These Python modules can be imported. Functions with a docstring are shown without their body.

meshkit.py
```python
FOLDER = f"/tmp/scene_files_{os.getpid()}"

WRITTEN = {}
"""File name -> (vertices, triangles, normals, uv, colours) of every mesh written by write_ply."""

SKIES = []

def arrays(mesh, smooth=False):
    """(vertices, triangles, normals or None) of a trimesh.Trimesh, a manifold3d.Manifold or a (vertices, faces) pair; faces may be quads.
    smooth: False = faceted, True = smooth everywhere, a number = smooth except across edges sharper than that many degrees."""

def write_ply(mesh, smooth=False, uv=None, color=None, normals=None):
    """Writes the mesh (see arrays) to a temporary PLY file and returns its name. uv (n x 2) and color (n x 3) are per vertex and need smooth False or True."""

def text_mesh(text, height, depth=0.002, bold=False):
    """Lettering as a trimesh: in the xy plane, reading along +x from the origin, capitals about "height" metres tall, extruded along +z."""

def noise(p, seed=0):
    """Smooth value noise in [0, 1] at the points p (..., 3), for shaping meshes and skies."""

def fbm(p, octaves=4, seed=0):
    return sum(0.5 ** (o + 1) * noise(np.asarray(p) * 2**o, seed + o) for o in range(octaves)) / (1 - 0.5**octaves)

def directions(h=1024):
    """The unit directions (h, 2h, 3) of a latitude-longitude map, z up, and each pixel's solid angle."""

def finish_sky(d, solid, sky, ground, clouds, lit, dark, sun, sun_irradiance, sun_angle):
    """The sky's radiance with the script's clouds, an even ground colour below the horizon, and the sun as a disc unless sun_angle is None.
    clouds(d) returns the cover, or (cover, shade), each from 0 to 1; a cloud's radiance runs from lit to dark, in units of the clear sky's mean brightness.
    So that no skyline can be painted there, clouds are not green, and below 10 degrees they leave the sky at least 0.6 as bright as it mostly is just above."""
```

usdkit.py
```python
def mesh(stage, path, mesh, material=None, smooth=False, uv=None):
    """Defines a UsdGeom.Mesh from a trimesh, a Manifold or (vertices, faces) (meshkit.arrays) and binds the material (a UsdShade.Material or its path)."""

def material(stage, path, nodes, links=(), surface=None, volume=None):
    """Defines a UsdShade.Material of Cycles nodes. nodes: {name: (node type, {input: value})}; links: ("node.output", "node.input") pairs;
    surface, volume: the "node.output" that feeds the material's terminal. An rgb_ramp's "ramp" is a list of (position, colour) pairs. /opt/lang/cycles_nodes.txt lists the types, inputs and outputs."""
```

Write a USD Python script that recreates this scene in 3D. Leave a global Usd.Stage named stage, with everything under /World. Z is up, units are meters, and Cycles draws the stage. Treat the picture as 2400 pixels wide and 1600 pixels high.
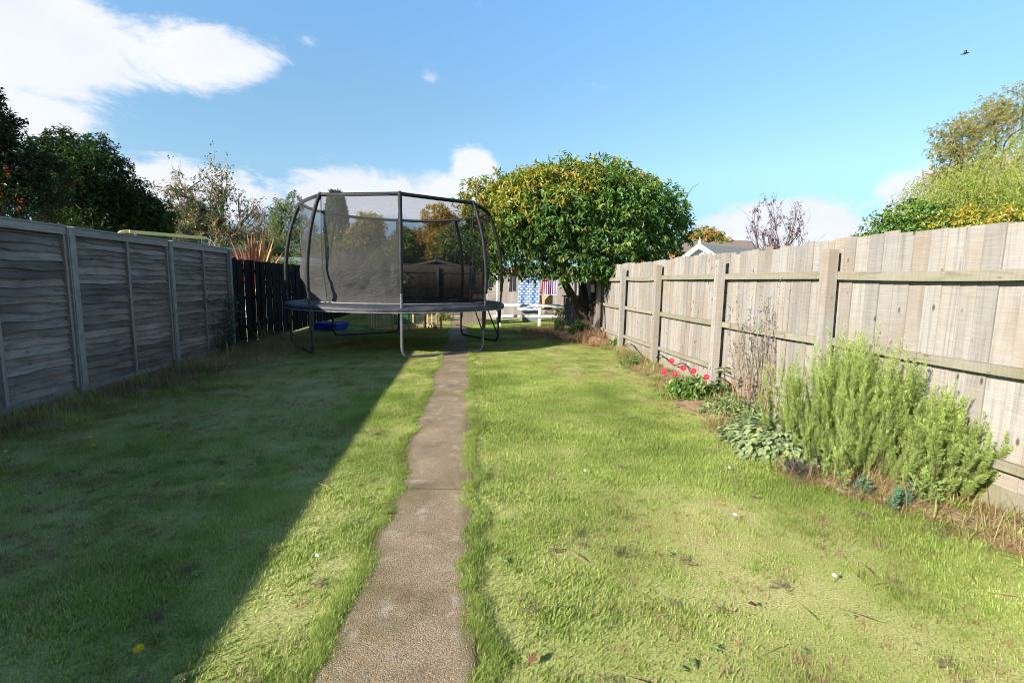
import math, random
import numpy as np, trimesh, usdkit, meshkit
from pxr import Usd, UsdGeom, UsdLux, UsdShade, Gf, Sdf, Vt

stage = Usd.Stage.CreateInMemory()
UsdGeom.SetStageUpAxis(stage, "Z")
UsdGeom.SetStageMetersPerUnit(stage, 1.0)
UsdGeom.Xform.Define(stage, "/World")

# ------------------------------------------------------------------ camera
cam = UsdGeom.Camera.Define(stage, "/World/camera")
cam.CreateHorizontalApertureAttr(36.0)
cam.CreateFocalLengthAttr(17.0)
cam.CreateExposureAttr(1.4)
_p, _r = math.radians(7.0), math.radians(0.9)
_f = np.array([0, math.cos(_p), -math.sin(_p)]); _x = np.array([1.0, 0, 0]); _u = np.cross(_x, _f)
_R = math.cos(_r) * _x + math.sin(_r) * _u; _U = math.cos(_r) * _u - math.sin(_r) * _x
cam.AddTransformOp().Set(Gf.Matrix4d(*_R, 0, *_U, 0, *(-_f), 0, 0, 0, 1.4, 1))

# ------------------------------------------------------------------ sky and sun
SUN = np.array([-1.64, -1.28, 1.0]); SUN /= np.linalg.norm(SUN)      # towards the sun
SKY_STRENGTH, SUN_INTENSITY = 0.064, 1.25

def sky():
    n = {"sky": ("sky_texture", {"sky_type": "single_scattering", "sun_disc": False, "sun_elevation": math.asin(SUN[2]),
                                 "sun_rotation": math.atan2(SUN[0], SUN[1]), "altitude": 0.0, "air_density": 1.0, "aerosol_density": 0.35, "ozone_density": 2.5}),
         "tc": ("texture_coordinate", {}), "sep": ("separate_xyz", {}),
         "az": ("math", {"math_type": "arctan2"}), "ae": ("combine_xyz", {"z": 0.0}),
         "n1": ("noise_texture", {"scale": 5.5, "detail": 12.0, "roughness": 0.66, "distortion": 0.35}),
         "n2": ("noise_texture", {"scale": 2.2, "detail": 7.0, "roughness": 0.6}),
         "st": ("mapping", {"scale": (1.0, 1.0, 1.7)}),
         "bg": ("background_shader", {"strength": SKY_STRENGTH})}
    L = [("tc.generated", "sep.vector"), ("sep.x", "az.value1"), ("sep.y", "az.value2"), ("az.value", "ae.x"), ("sep.z", "ae.y"),
         ("tc.generated", "st.vector"), ("st.vector", "n1.vector"), ("st.vector", "n2.vector")]
    # banks of cloud: azimuth, sine of elevation, half width, half height, weight
    banks = [(-0.80, 0.318, 0.34, 0.105, 1.15), (-0.53, 0.352, 0.19, 0.065, 1.0), (-0.76, 0.215, 0.12, 0.065, 0.8), (-0.53, 0.150, 0.24, 0.075, 0.84), (-0.60, 0.325, 0.2, 0.075, 0.95),
             (-0.30, 0.155, 0.24, 0.075, 1.05), (-0.075, 0.215, 0.07, 0.060, 1.05), (-0.14, 0.15, 0.2, 0.08, 0.95), (0.50, 0.085, 0.26, 0.09, 1.15), (0.76, 0.12, 0.22, 0.10, 1.15),
             (-0.379, 0.396, 0.055, 0.035, 0.55), (-0.165, 0.361, 0.035, 0.025, 0.42), (-0.367, 0.222, 0.05, 0.022, 0.5),
             (1.6, 0.16, 0.5, 0.10, 1.0), (2.6, 0.22, 0.5, 0.12, 1.0), (-1.5, 0.2, 0.35, 0.12, 1.0), (-2.4, 0.15, 0.5, 0.09, 1.0)]
    prev = None
    for i, (a, e, ra, re, wt) in enumerate(banks):
        n[f"m{i}"] = ("mapping", {"location": (-a / ra, -e / re, 0.0), "scale": (1 / ra, 1 / re, 1.0)})
        n[f"l{i}"] = ("vector_math", {"math_type": "length"})
        n[f"r{i}"] = ("map_range", {"range_type": "smoothstep", "from_min": 0.0, "from_max": 1.25, "to_min": wt, "to_max": 0.0, "clamp": True})
        L += [("ae.vector", f"m{i}.vector"), (f"m{i}.vector", f"l{i}.vector1"), (f"l{i}.value", f"r{i}.value")]
        if prev is None:
            prev = f"r{i}.result"
        else:
            n[f"x{i}"] = ("math", {"math_type": "smoothmax", "value3": 0.12})
            L += [(prev, f"x{i}.value1"), (f"r{i}.result", f"x{i}.value2")]
            prev = f"x{i}.value"
    # cover = smoothstep(bank + (noise-0.5)*1.5)
    n["nz"] = ("math", {"math_type": "multiply_add", "value2": 2.1, "value3": -1.05})
    n["sum"] = ("math", {"math_type": "add"})
    n["cov"] = ("map_range", {"range_type": "smoothstep", "from_min": 0.34, "from_max": 0.78, "to_min": 0.0, "to_max": 0.96, "clamp": True})
    n["shade"] = ("rgb_ramp", {"ramp": [(0.0, (6.3, 6.3, 6.5)), (0.38, (6.0, 6.05, 6.4)), (0.52, (5.5, 5.7, 6.4)), (0.66, (4.9, 5.2, 6.1)), (1.0, (4.6, 5.0, 5.9))]})
    n["mix"] = ("mix_color", {"use_clamp": False})
    n["hr"] = ("rgb_ramp", {"ramp": [(0.0, (0.40, 0.60, 0.95)), (0.05, (0.46, 0.65, 0.95)), (0.13, (0.78, 0.9, 1.05)), (0.2, (1.1, 1.2, 1.14)), (0.33, (1.25, 1.44, 1.35)), (0.48, (1.4, 1.78, 1.85)), (0.62, (1.1, 1.38, 1.45)), (0.8, (0.9, 1.0, 1.0)), (1.0, (0.75, 0.85, 0.9))]})
    n["hs"] = ("mix_color", {"blend_type": "multiply", "fac": 1.0, "use_clamp": False})
    L += [("n1.fac", "nz.value1"), (prev, "sum.value1"), ("nz.value", "sum.value2"), ("sum.value", "cov.value"),
          ("n2.fac", "shade.fac"), ("cov.result", "mix.fac"), ("sep.z", "hr.fac"), ("sky.color", "hs.a"), ("hr.color", "hs.b"), ("hs.result", "mix.a"), ("shade.color", "mix.b"), ("mix.result", "bg.color")]
    return usdkit.material(stage, "/World/Looks/sky", n, L, surface="bg.background")

dome = UsdLux.DomeLight.Define(stage, "/World/sky")
UsdShade.MaterialBindingAPI.Apply(dome.GetPrim()).Bind(sky())
dome.GetPrim().SetCustomDataByKey("kind", "structure")
sun = UsdLux.DistantLight.Define(stage, "/World/sun")
sun.CreateIntensityAttr(SUN_INTENSITY); sun.CreateAngleAttr(0.53); sun.CreateNormalizeAttr(True); sun.CreateColorAttr(Gf.Vec3f(1.0, 0.93, 0.82))
_z = SUN; _a = np.cross([0, 0, 1.0], _z); _a /= np.linalg.norm(_a); _b = np.cross(_z, _a)
sun.AddTransformOp().Set(Gf.Matrix4d(*_a, 0, *_b, 0, *_z, 0, 0, 0, 20, 1))

# ------------------------------------------------------------------ helpers
USED = {}
def numbered(path):
    k = USED.get(path, 0); USED[path] = k + 1
    return path if k == 0 else f"{path}_{k:03d}"

def tag(prim, label=None, cat=None, group=None, kind=None):
    for k, v in (("label", label), ("category", cat), ("group", group), ("kind", kind)):
        if v: prim.SetCustomDataByKey(k, v)
    return prim

class Thing:
    """An Xform at the thing's base; parts are given in world coordinates."""
    def __init__(s, name, label, cat, loc=(0, 0, 0), group=None, kind=None):
        s.path = numbered("/World/" + name); s.loc = np.array(loc, float)
        x = UsdGeom.Xform.Define(stage, s.path)
        x.AddTranslateOp().Set(Gf.Vec3d(*map(float, loc)))
        s.prim = x.GetPrim(); tag(s.prim, label, cat, group, kind)

def put(owner, name, mesh, material, tint=None, smooth=False, label=None, kind=None, local=False):
    """One mesh prim under a Thing or under a part's prim path (string path, loc)."""
    path, loc = (owner.path, owner.loc) if isinstance(owner, Thing) else owner
    p = numbered(path + "/" + name)
    if isinstance(mesh, tuple):
        v, f = np.asarray(mesh[0], float), np.asarray(mesh[1])
    else:
        v, f, nn = meshkit.arrays(mesh, False)
    if not local: v = v - loc
    if smooth is not False:
        if tint is not None and smooth is not True: raise ValueError
        m = usdkit.mesh(stage, p, trimesh.Trimesh(v, f if f.shape[1] == 3 else np.vstack([f[:, [0, 1, 2]], f[:, [0, 2, 3]]]), process=False), M[material], smooth=smooth)
    else:
        m = usdkit.mesh(stage, p, (v, f), M[material])
    if tint is not None:
        UsdGeom.PrimvarsAPI(m).CreatePrimvar("tint", Sdf.ValueTypeNames.Color3fArray, "vertex").Set(Vt.Vec3fArray.FromNumpy(np.asarray(tint, np.float32)))
    tag(m.GetPrim(), label, None, None, kind)
    return (p, loc)

def solo(name, mesh, material, label=None, cat=None, group=None, kind=None, tint=None, smooth=False):
    r = put(("/World", np.zeros(3)), name, mesh, material, tint, smooth)
    tag(stage.GetPrimAtPath(r[0]), label, cat, group, kind)
    return r

def unit(v):
    v = np.asarray(v, float); return v / np.maximum(np.linalg.norm(v, axis=-1, keepdims=True), 1e-9)

BOXF = np.array([[0, 3, 2, 1], [4, 5, 6, 7], [0, 1, 5, 4], [1, 2, 6, 5], [2, 3, 7, 6], [3, 0, 4, 7]])
def hexa(pts):
    """8 corners: bottom ring then top ring."""
    f = np.vstack([BOXF[:, [0, 1, 2]], BOXF[:, [0, 2, 3]]])
    return trimesh.Trimesh(np.asarray(pts, float), f, process=False)

def obox(o, u, v, w, a, b, c):
    """Box along axes u,v,w from origin o over ranges a,b,c."""
    o, u, v, w = (np.asarray(x, float) for x in (o, u, v, w))
    P = lambda i, j, k: o + u * a[i] + v * b[j] + w * c[k]
    m = hexa([P(0, 0, 0), P(1, 0, 0), P(1, 1, 0), P(0, 1, 0), P(0, 0, 1), P(1, 0, 1), P(1, 1, 1), P(0, 1, 1)])
    if np.dot(np.cross(u, v), w) < 0: m.invert()
    return m

def join(ms):
    V, Fc, n = [], [], 0
    for m in ms:
        v, f, _ = meshkit.arrays(m, False)
        V.append(v); Fc.append(f + n); n += len(v)
    return trimesh.Trimesh(np.vstack(V), np.vstack(Fc), process=False)

def beam(p, q, w, h, up=(0, 0, 1)):
    p, q = np.asarray(p, float), np.asarray(q, float); d = q - p; L = np.linalg.norm(d); d /= L
    s = unit(np.cross(d, up)); u = np.cross(s, d)
    return obox(p, d, s, u, (0, L), (-w / 2, w / 2), (-h / 2, h / 2))

def tube(pts, r, n=8, caps=True):
    pts = np.asarray(pts, float); r = np.broadcast_to(np.asarray(r, float), len(pts))
    t = unit(np.gradient(pts, axis=0)); ref = np.array([0, 0, 1.0]) if abs(t[0][2]) < 0.9 else np.array([1.0, 0, 0])
    a = unit(np.cross(t[0], ref)); V = []
    th = np.arange(n) * 2 * np.pi / n
    for i in range(len(pts)):
        a = unit(a - t[i] * np.dot(a, t[i])); b = np.cross(t[i], a)
        V.append(pts[i] + r[i] * (np.cos(th)[:, None] * a + np.sin(th)[:, None] * b))
    V = np.vstack(V); k = len(pts); j = np.arange(n); j1 = (j + 1) % n; Fc = []
    for i in range(k - 1):
        Fc += [np.stack([i * n + j, i * n + j1, (i + 1) * n + j1], 1), np.stack([i * n + j, (i + 1) * n + j1, (i + 1) * n + j], 1)]
    if caps:
        V = np.vstack([V, pts[0], pts[-1]])
        Fc += [np.stack([j1, j, np.full(n, k * n)], 1), np.stack([(k - 1) * n + j, (k - 1) * n + j1, np.full(n, k * n + 1)], 1)]
    return trimesh.Trimesh(V, np.vstack(Fc), process=False)

def spline(ctrl, n):
    ctrl = np.asarray(ctrl, float); k = len(ctrl)
    t = np.linspace(0, k - 1, n); i = np.clip(t.astype(int), 0, k - 2); u = (t - i)[:, None]
    P = lambda j: ctrl[np.clip(j, 0, k - 1)]
    p0, p1, p2, p3 = P(i - 1), P(i), P(i + 1), P(i + 2)
    return 0.5 * (2 * p1 + (p2 - p0) * u + (2 * p0 - 5 * p1 + 4 * p2 - p3) * u**2 + (3 * p1 - p0 - 3 * p2 + p3) * u**3)

def leaves(P, Dr, Up, L, W, fold=0.15, curl=0.15):
    """Folded leaf blades, two triangles each: (vertices, faces)."""
    n = len(P); Dr = unit(Dr); S = unit(np.cross(Dr, Up)); Nn = np.cross(S, Dr)
    L = np.broadcast_to(L, n)[:, None]; W = np.broadcast_to(W, n)[:, None]
    a = P; b = P + Dr * L * 0.45 - S * W / 2 + Nn * W * fold; c = P + Dr * L * 0.45 + S * W / 2 + Nn * W * fold; d = P + Dr * L - Nn * L * curl
    V = np.stack([a, b, c, d], 1).reshape(-1, 3); i = np.arange(n)[:, None] * 4
    return V, np.vstack([i + [[0, 3, 1]], i + [[0, 2, 3]]])

def rand_dir(rng, n):
    return unit(rng.normal(size=(n, 3)))

# ------------------------------------------------------------------ materials
M = {}
def mat(name, nodes, links, surface="p.BSDF"):
    M[name] = usdkit.material(stage, "/World/Looks/" + name, nodes, links, surface=surface)

def rough(name, c1, c2, scale=6.0, roughness=0.8, bump=0.0, stretch=(1, 1, 1), detail=6.0, spec=0.3, c3=None, vary=0.0, metallic=0.0, bumpscale=None, dist=0.02, lo=0.3, hi=0.7):
    """Two or three colours mixed by stretched noise at world scale, optional relief and per-object brightness."""
    n = {"g": ("geometry", {}), "m": ("mapping", {"scale": stretch}), "n": ("noise_texture", {"scale": scale, "detail": detail, "roughness": 0.6}),
         "r": ("rgb_ramp", {"ramp": [(lo, c1), (hi, c2)] if c3 is None else [(lo, c1), (0.5, c2), (hi, c3)]}),
         "o": ("object_info", {}), "v": ("map_range", {"to_min": 1 - vary, "to_max": 1 + vary}), "h": ("hsv", {}),
         "p": ("principled_bsdf", {"roughness": roughness, "specular_ior_level": spec, "metallic": metallic})}
    L = [("g.position", "m.vector"), ("m.vector", "n.vector"), ("n.fac", "r.fac"), ("o.random", "v.value"), ("v.result", "h.value"), ("r.color", "h.color"), ("h.color", "p.base_color")]
    if bump:
        n["n2"] = ("noise_texture", {"scale": bumpscale or scale * 4, "detail": 4.0}); n["b"] = ("bump", {"strength": bump, "distance": dist})
        L += [("m.vector", "n2.vector"), ("n2.fac", "b.height"), ("b.normal", "p.normal")]
    mat(name, n, L)

def plain(name, c, roughness=0.5, spec=0.5, metallic=0.0):
    rough(name, tuple(x * 0.88 for x in c), tuple(min(1, x * 1.1) for x in c), 9.0, roughness, 0.05, spec=spec, metallic=metallic)

def leafmat(name, roughness=0.45, spec=0.4, trans=0.35, vary=0.25):
    """Leaf colour comes from the mesh's own tint; each leaf differs a little; light passes through."""
    n = {"a": ("attribute", {"attribute": "tint"}), "g": ("geometry", {}), "v": ("map_range", {"to_min": 1 - vary, "to_max": 1 + vary}), "h": ("hsv", {}),
         "p": ("principled_bsdf", {"roughness": roughness, "specular_ior_level": spec}), "t": ("translucent_bsdf", {}), "hs": ("hsv", {"saturation": 1.15, "value": 1.5}),
         "x": ("mix_closure", {"fac": trans})}
    L = [("g.random_per_island", "v.value"), ("v.result", "h.value"), ("a.color", "h.color"), ("h.color", "p.base_color"), ("h.color", "hs.color"), ("hs.color", "t.color"),
         ("p.BSDF", "x.closure1"), ("t.BSDF", "x.closure2")]
    mat(name, n, L, "x.closure")
leafmat("leaf"); leafmat("glossy_leaf", 0.42, 0.28, 0.3); leafmat("matt_leaf", 0.7, 0.2, 0.3); leafmat("thin_leaf", 0.6, 0.3, 0.5)

def wood(name, light, dark, brown, along, knots=0.5, vary=0.16, grain=26.0, rough_=0.8, green=None):
    """Weathered timber: fibres drawn out along one axis, knots, a warm or grey drift from board to board."""
    st = [1.0, 1.0, 1.0]; st["xyz".index(along)] = 0.045
    kst = [1.0, 1.0, 1.0]; kst["xyz".index(along)] = 0.45
    n = {"g": ("geometry", {}), "o": ("object_info", {}), "of": ("vector_math", {"math_type": "multiply_add", "vector1": (7.3, 3.1, 11.7)}), "cmb": ("combine_xyz", {}),
         "m": ("mapping", {"scale": tuple(st)}), "n": ("noise_texture", {"scale": grain, "detail": 8.0, "roughness": 0.65, "distortion": 0.6}),
         "r": ("rgb_ramp", {"ramp": [(0.28, dark), (0.5, light), (0.75, tuple(min(1, c * 1.12) for c in light))]}),
         "n3": ("noise_texture", {"scale": 1.7, "detail": 3.0}), "r3": ("map_range", {"from_min": 0.42, "from_max": 0.7, "to_min": 0.0, "to_max": 0.75, "clamp": True}), "x3": ("mix_color", {"b": brown}),
         "mk": ("mapping", {"scale": tuple(kst)}), "k": ("voronoi_texture", {"scale": 8.5, "randomness": 1.0}), "kr": ("rgb_ramp", {"ramp": [(0.0, (0.22, 0.17, 0.13)), (0.075, (0.36, 0.3, 0.25)), (0.10, (0.8, 0.75, 0.7)), (0.13, (1, 1, 1))]}),
         "xk": ("mix_color", {"blend_type": "multiply", "fac": knots}),
         "v": ("map_range", {"to_min": 1 - vary, "to_max": 1 + vary}), "h": ("hsv", {}),
         "ms": ("mapping", {"scale": (0.4, 0.4, 9.0) if along == "z" else (9.0, 9.0, 0.4)}), "wv": ("noise_texture", {"scale": 14.0, "detail": 3.0}), "ws": ("map_range", {"from_min": 0.35, "from_max": 0.65, "to_min": 0.9, "to_max": 1.08, "clamp": True}), "xs": ("mix_color", {"blend_type": "multiply", "fac": 1.0, "use_clamp": False}), "b": ("bump", {"strength": 0.35, "distance": 0.006}),
         "p": ("principled_bsdf", {"roughness": rough_, "specular_ior_level": 0.25})}
    L = [("o.random", "cmb.x"), ("o.random", "cmb.y"), ("o.random", "cmb.z"), ("cmb.vector", "of.vector2"), ("g.position", "of.vector3"),
         ("of.vector", "m.vector"), ("m.vector", "n.vector"), ("n.fac", "r.fac"), ("of.vector", "n3.vector"), ("n3.fac", "r3.value"), ("r3.result", "x3.fac"), ("r.color", "x3.a"),
         ("of.vector", "mk.vector"), ("mk.vector", "k.vector"), ("k.distance", "kr.fac"), ("x3.result", "xk.a"), ("kr.color", "xk.b"),
         ("o.random", "v.value"), ("v.result", "h.value"), ("xk.result", "h.color"), ("h.color", "xs.a"), ("of.vector", "ms.vector"), ("ms.vector", "wv.vector"), ("wv.fac", "ws.value"), ("ws.result", "xs.b"), ("xs.result", "p.base_color"), ("n.fac", "b.height"), ("b.normal", "p.normal")]
    mat(name, n, L)
wood("pale_board", (0.24, 0.225, 0.207), (0.135, 0.123, 0.112), (0.215, 0.17, 0.125), "z", 0.95, 0.17)
wood("pale_rail", (0.215, 0.2, 0.155), (0.13, 0.12, 0.085), (0.185, 0.165, 0.105), "y", 0.6, 0.12)
wood("pale_post", (0.25, 0.232, 0.21), (0.15, 0.135, 0.118), (0.24, 0.19, 0.14), "z", 0.85, 0.12)
wood("grey_slat", (0.148, 0.128, 0.112), (0.044, 0.037, 0.032), (0.045, 0.039, 0.034), "y", 0.8, 0.42)
wood("grey_batten", (0.18, 0.16, 0.145), (0.09, 0.08, 0.07), (0.14, 0.12, 0.1), "z", 0.3, 0.15)
wood("grey_capping", (0.2, 0.18, 0.165), (0.10, 0.09, 0.08), (0.16, 0.14, 0.12), "y", 0.4, 0.12)
rough("tarred_picket", (0.004, 0.0037, 0.0035), (0.013, 0.012, 0.011), 20.0, 0.9, 0.3, stretch=(1, 1, 0.06), spec=0.06, vary=0.4)
wood("old_board", (0.13, 0.112, 0.092), (0.07, 0.06, 0.05), (0.12, 0.09, 0.065), "z", 0.5, 0.2)
wood("silver_board", (0.24, 0.22, 0.2), (0.14, 0.125, 0.11), (0.2, 0.16, 0.125), "z", 0.5, 0.2)
wood("yellow_timber", (0.50, 0.33, 0.15), (0.38, 0.24, 0.1), (0.45, 0.28, 0.11), "z", 0.3, 0.1)
wood("orange_timber", (0.42, 0.13, 0.035), (0.3, 0.085, 0.025), (0.4, 0.12, 0.04), "x", 0.2, 0.1)
rough("concrete_post", (0.13, 0.128, 0.115), (0.21, 0.205, 0.185), 9.0, 0.9, 0.4, bumpscale=70, dist=0.01)
rough("soil", (0.045, 0.032, 0.022), (0.12, 0.085, 0.055), 9.0, 0.95, 0.8, bumpscale=40, dist=0.03)
# ------------------------------------------------------------------ ground, path, lawn
def ground_mat():
    n = {"g": ("geometry", {}), "n": ("noise_texture", {"scale": 1.1, "detail": 6.0, "roughness": 0.65}), "n2": ("noise_texture", {"scale": 110.0, "detail": 3.0}),
         "r": ("rgb_ramp", {"ramp": [(0.3, (0.20, 0.24, 0.065)), (0.5, (0.29, 0.31, 0.11)), (0.68, (0.42, 0.39, 0.2))]}), "r2": ("rgb_ramp", {"ramp": [(0.3, (0.55, 0.5, 0.45)), (0.65, (1.15, 1.15, 1.1))]}),
         "x": ("mix_color", {"blend_type": "multiply", "fac": 1.0, "use_clamp": False}), "b": ("bump", {"strength": 0.25, "distance": 0.006}), "p": ("principled_bsdf", {"roughness": 0.95, "specular_ior_level": 0.1})}
    mat("lawn_soil", n, [("g.position", "n.vector"), ("g.position", "n2.vector"), ("n.fac", "r.fac"), ("n2.fac", "r2.fac"), ("r.color", "x.a"), ("r2.color", "x.b"), ("x.result", "p.base_color"), ("n2.fac", "b.height"), ("b.normal", "p.normal")])
ground_mat()
gx = np.concatenate([[-600, -200, -80, -30, -14], np.arange(-9, 9.01, 0.5), [14, 30, 80, 200, 600]])
gy = np.concatenate([[-200, -60, -20, -6], np.arange(-3, 24.01, 0.5), [30, 45, 80, 160, 320, 700]])
X, Y = np.meshgrid(gx, gy); Z = np.zeros_like(X)
idx = np.arange(X.size).reshape(X.shape)
gf = np.stack([idx[:-1, :-1], idx[:-1, 1:], idx[1:, 1:], idx[1:, :-1]], -1).reshape(-1, 4)
solo("ground", (np.stack([X, Y, Z], -1).reshape(-1, 3), gf), "lawn_soil", kind="structure")

def path_left(y): return -0.455 - 0.1 * y - 0.10 * np.exp(-((y - 1.2) / 0.5) ** 2)
def path_right(y): return 0.015 - 0.09 * y
def path_mat():
    n = {"g": ("geometry", {}), "vo": ("voronoi_texture", {"scale": 175.0, "randomness": 1.0}), "vr": ("separate_color", {}),
         "r": ("rgb_ramp", {"ramp": [(0.0, (0.26, 0.19, 0.12)), (0.25, (0.36, 0.29, 0.2)), (0.45, (0.30, 0.27, 0.22)), (0.62, (0.42, 0.35, 0.25)), (0.8, (0.36, 0.23, 0.13)), (1.0, (0.55, 0.51, 0.43))], "interpolate": False}),
         "e": ("map_range", {"from_min": 0.25, "from_max": 0.62, "to_min": 1.0, "to_max": 0.55, "clamp": True}),
         "x": ("mix_color", {"blend_type": "multiply", "fac": 1.0}),
         "n": ("noise_texture", {"scale": 2.3, "detail": 7.0, "roughness": 0.65}), "d": ("rgb_ramp", {"ramp": [(0.28, (0.5, 0.45, 0.38)), (0.46, (0.86, 0.83, 0.76)), (0.58, (1.0, 0.97, 0.92)), (0.74, (1.45, 1.4, 1.3))]}), "x2": ("mix_color", {"blend_type": "multiply", "fac": 1.0, "use_clamp": False}),
         "n4": ("noise_texture", {"scale": 7.0, "detail": 5.0, "roughness": 0.6}), "l4": ("map_range", {"from_min": 0.57, "from_max": 0.72, "to_min": 0.0, "to_max": 0.5, "clamp": True}), "x4": ("mix_color", {"b": (0.46, 0.44, 0.38)}),
         "n5": ("noise_texture", {"scale": 1.6, "detail": 6.0}), "l5": ("map_range", {"from_min": 0.54, "from_max": 0.7, "to_min": 0.0, "to_max": 0.7, "clamp": True}), "x5": ("mix_color", {"b": (0.12, 0.10, 0.03)}), "m5": ("mapping", {"location": (3.3, 8.1, 0)}), "ea": ("attribute", {"attribute": "tint"}), "em": ("math", {"math_type": "add"}), "er": ("map_range", {"from_min": 0.7, "from_max": 1.1, "to_min": 0.0, "to_max": 0.85, "clamp": True}), "x6": ("mix_color", {}), "ec": ("rgb_ramp", {"ramp": [(0.35, (0.065, 0.055, 0.022)), (0.5, (0.14, 0.10, 0.055)), (0.65, (0.10, 0.105, 0.03))]}),
         "b": ("bump", {"strength": 0.6, "distance": 0.005, "invert": True}), "p": ("principled_bsdf", {"roughness": 0.75, "specular_ior_level": 0.35})}
    L = [("g.position", "vo.vector"), ("vo.color", "vr.color"), ("vr.r", "r.fac"), ("vo.distance", "e.value"), ("r.color", "x.a"), ("e.result", "x.b"), ("g.position", "n.vector"), ("n.fac", "d.fac"),
         ("x.result", "x2.a"), ("d.color", "x2.b"), ("g.position", "n4.vector"), ("n4.fac", "l4.value"), ("l4.result", "x4.fac"), ("x2.result", "x4.a"),
         ("g.position", "m5.vector"), ("m5.vector", "n5.vector"), ("n5.fac", "l5.value"), ("l5.result", "x5.fac"), ("x4.result", "x5.a"), ("ea.fac", "em.value1"), ("n4.fac", "em.value2"), ("em.value", "er.value"), ("er.result", "x6.fac"), ("x5.result", "x6.a"), ("n4.fac", "ec.fac"), ("ec.color", "x6.b"), ("x6.result", "p.base_color"), ("vo.distance", "b.height"), ("b.normal", "p.normal")]
    mat("pebble_concrete", n, L)
path_mat()
path = Thing("path", None, None, (-0.5, 1.0, 0), kind="structure")
for y0, y1 in ((-1.2, 0.44), (0.45, 3.10), (3.11, 5.76), (5.77, 8.40), (8.41, 11.05), (11.06, 13.7), (13.71, 16.35), (16.36, 19.0)):
    ys = np.linspace(y0 + 0.001, y1 - 0.001, 30); top = 0.012 + 0.004 * np.sin(y0 * 5)
    jl = 0.014 * (meshkit.noise(np.stack([ys * 5, ys * 0 + 1, ys * 0], -1)) - 0.5); jr = 0.014 * (meshkit.noise(np.stack([ys * 3, ys * 0 + 5, ys * 0], -1)) - 0.5)
    l, r = path_left(ys) - 0.02 + jl, path_right(ys) + 0.02 + jr
    q = np.array([0, 0, 0.02, 0.08, 0.16, 0.26, 0.4, 0.5, 0.6, 0.74, 0.84, 0.92, 0.98, 1, 1]); zt = np.full(15, top); zt[[0, 14]] = -0.08; zt[[1, 13]] = top - 0.007
    PX = l[:, None] * (1 - q) + r[:, None] * q; PY = np.repeat(ys[:, None], 15, 1); V = np.stack([PX, PY, np.repeat(zt[None], len(ys), 0)], -1); n = len(ys); ii = np.arange(n * 15).reshape(n, 15)
    f = np.stack([ii[:-1, :-1], ii[:-1, 1:], ii[1:, 1:], ii[1:, :-1]], -1).reshape(-1, 4); f = np.vstack([f, [[0, 14, 13, 1]], [[ii[-1, 1], ii[-1, 13], ii[-1, 14], ii[-1, 0]]]])
    ed = np.minimum(q, 1 - q)[None] * np.ones((n, 1)); dirt = np.clip(1.0 - ed / (0.05 + 0.30 * meshkit.fbm(np.stack([PX * 2.2, PY * 2.2, PX * 0], -1), 4, 9) ** 2), 0, 1); endd = np.minimum(ys - y0, y1 - ys)[:, None]; dirt = np.maximum(dirt, np.clip(0.8 - endd / 0.03, 0, 1) * meshkit.noise(np.stack([PX * 9, PY * 9, PX * 0], -1)))
    put(path, "slab", (V.reshape(-1, 3), f), "pebble_concrete", np.repeat(dirt.reshape(-1, 1), 3, 1))

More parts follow.
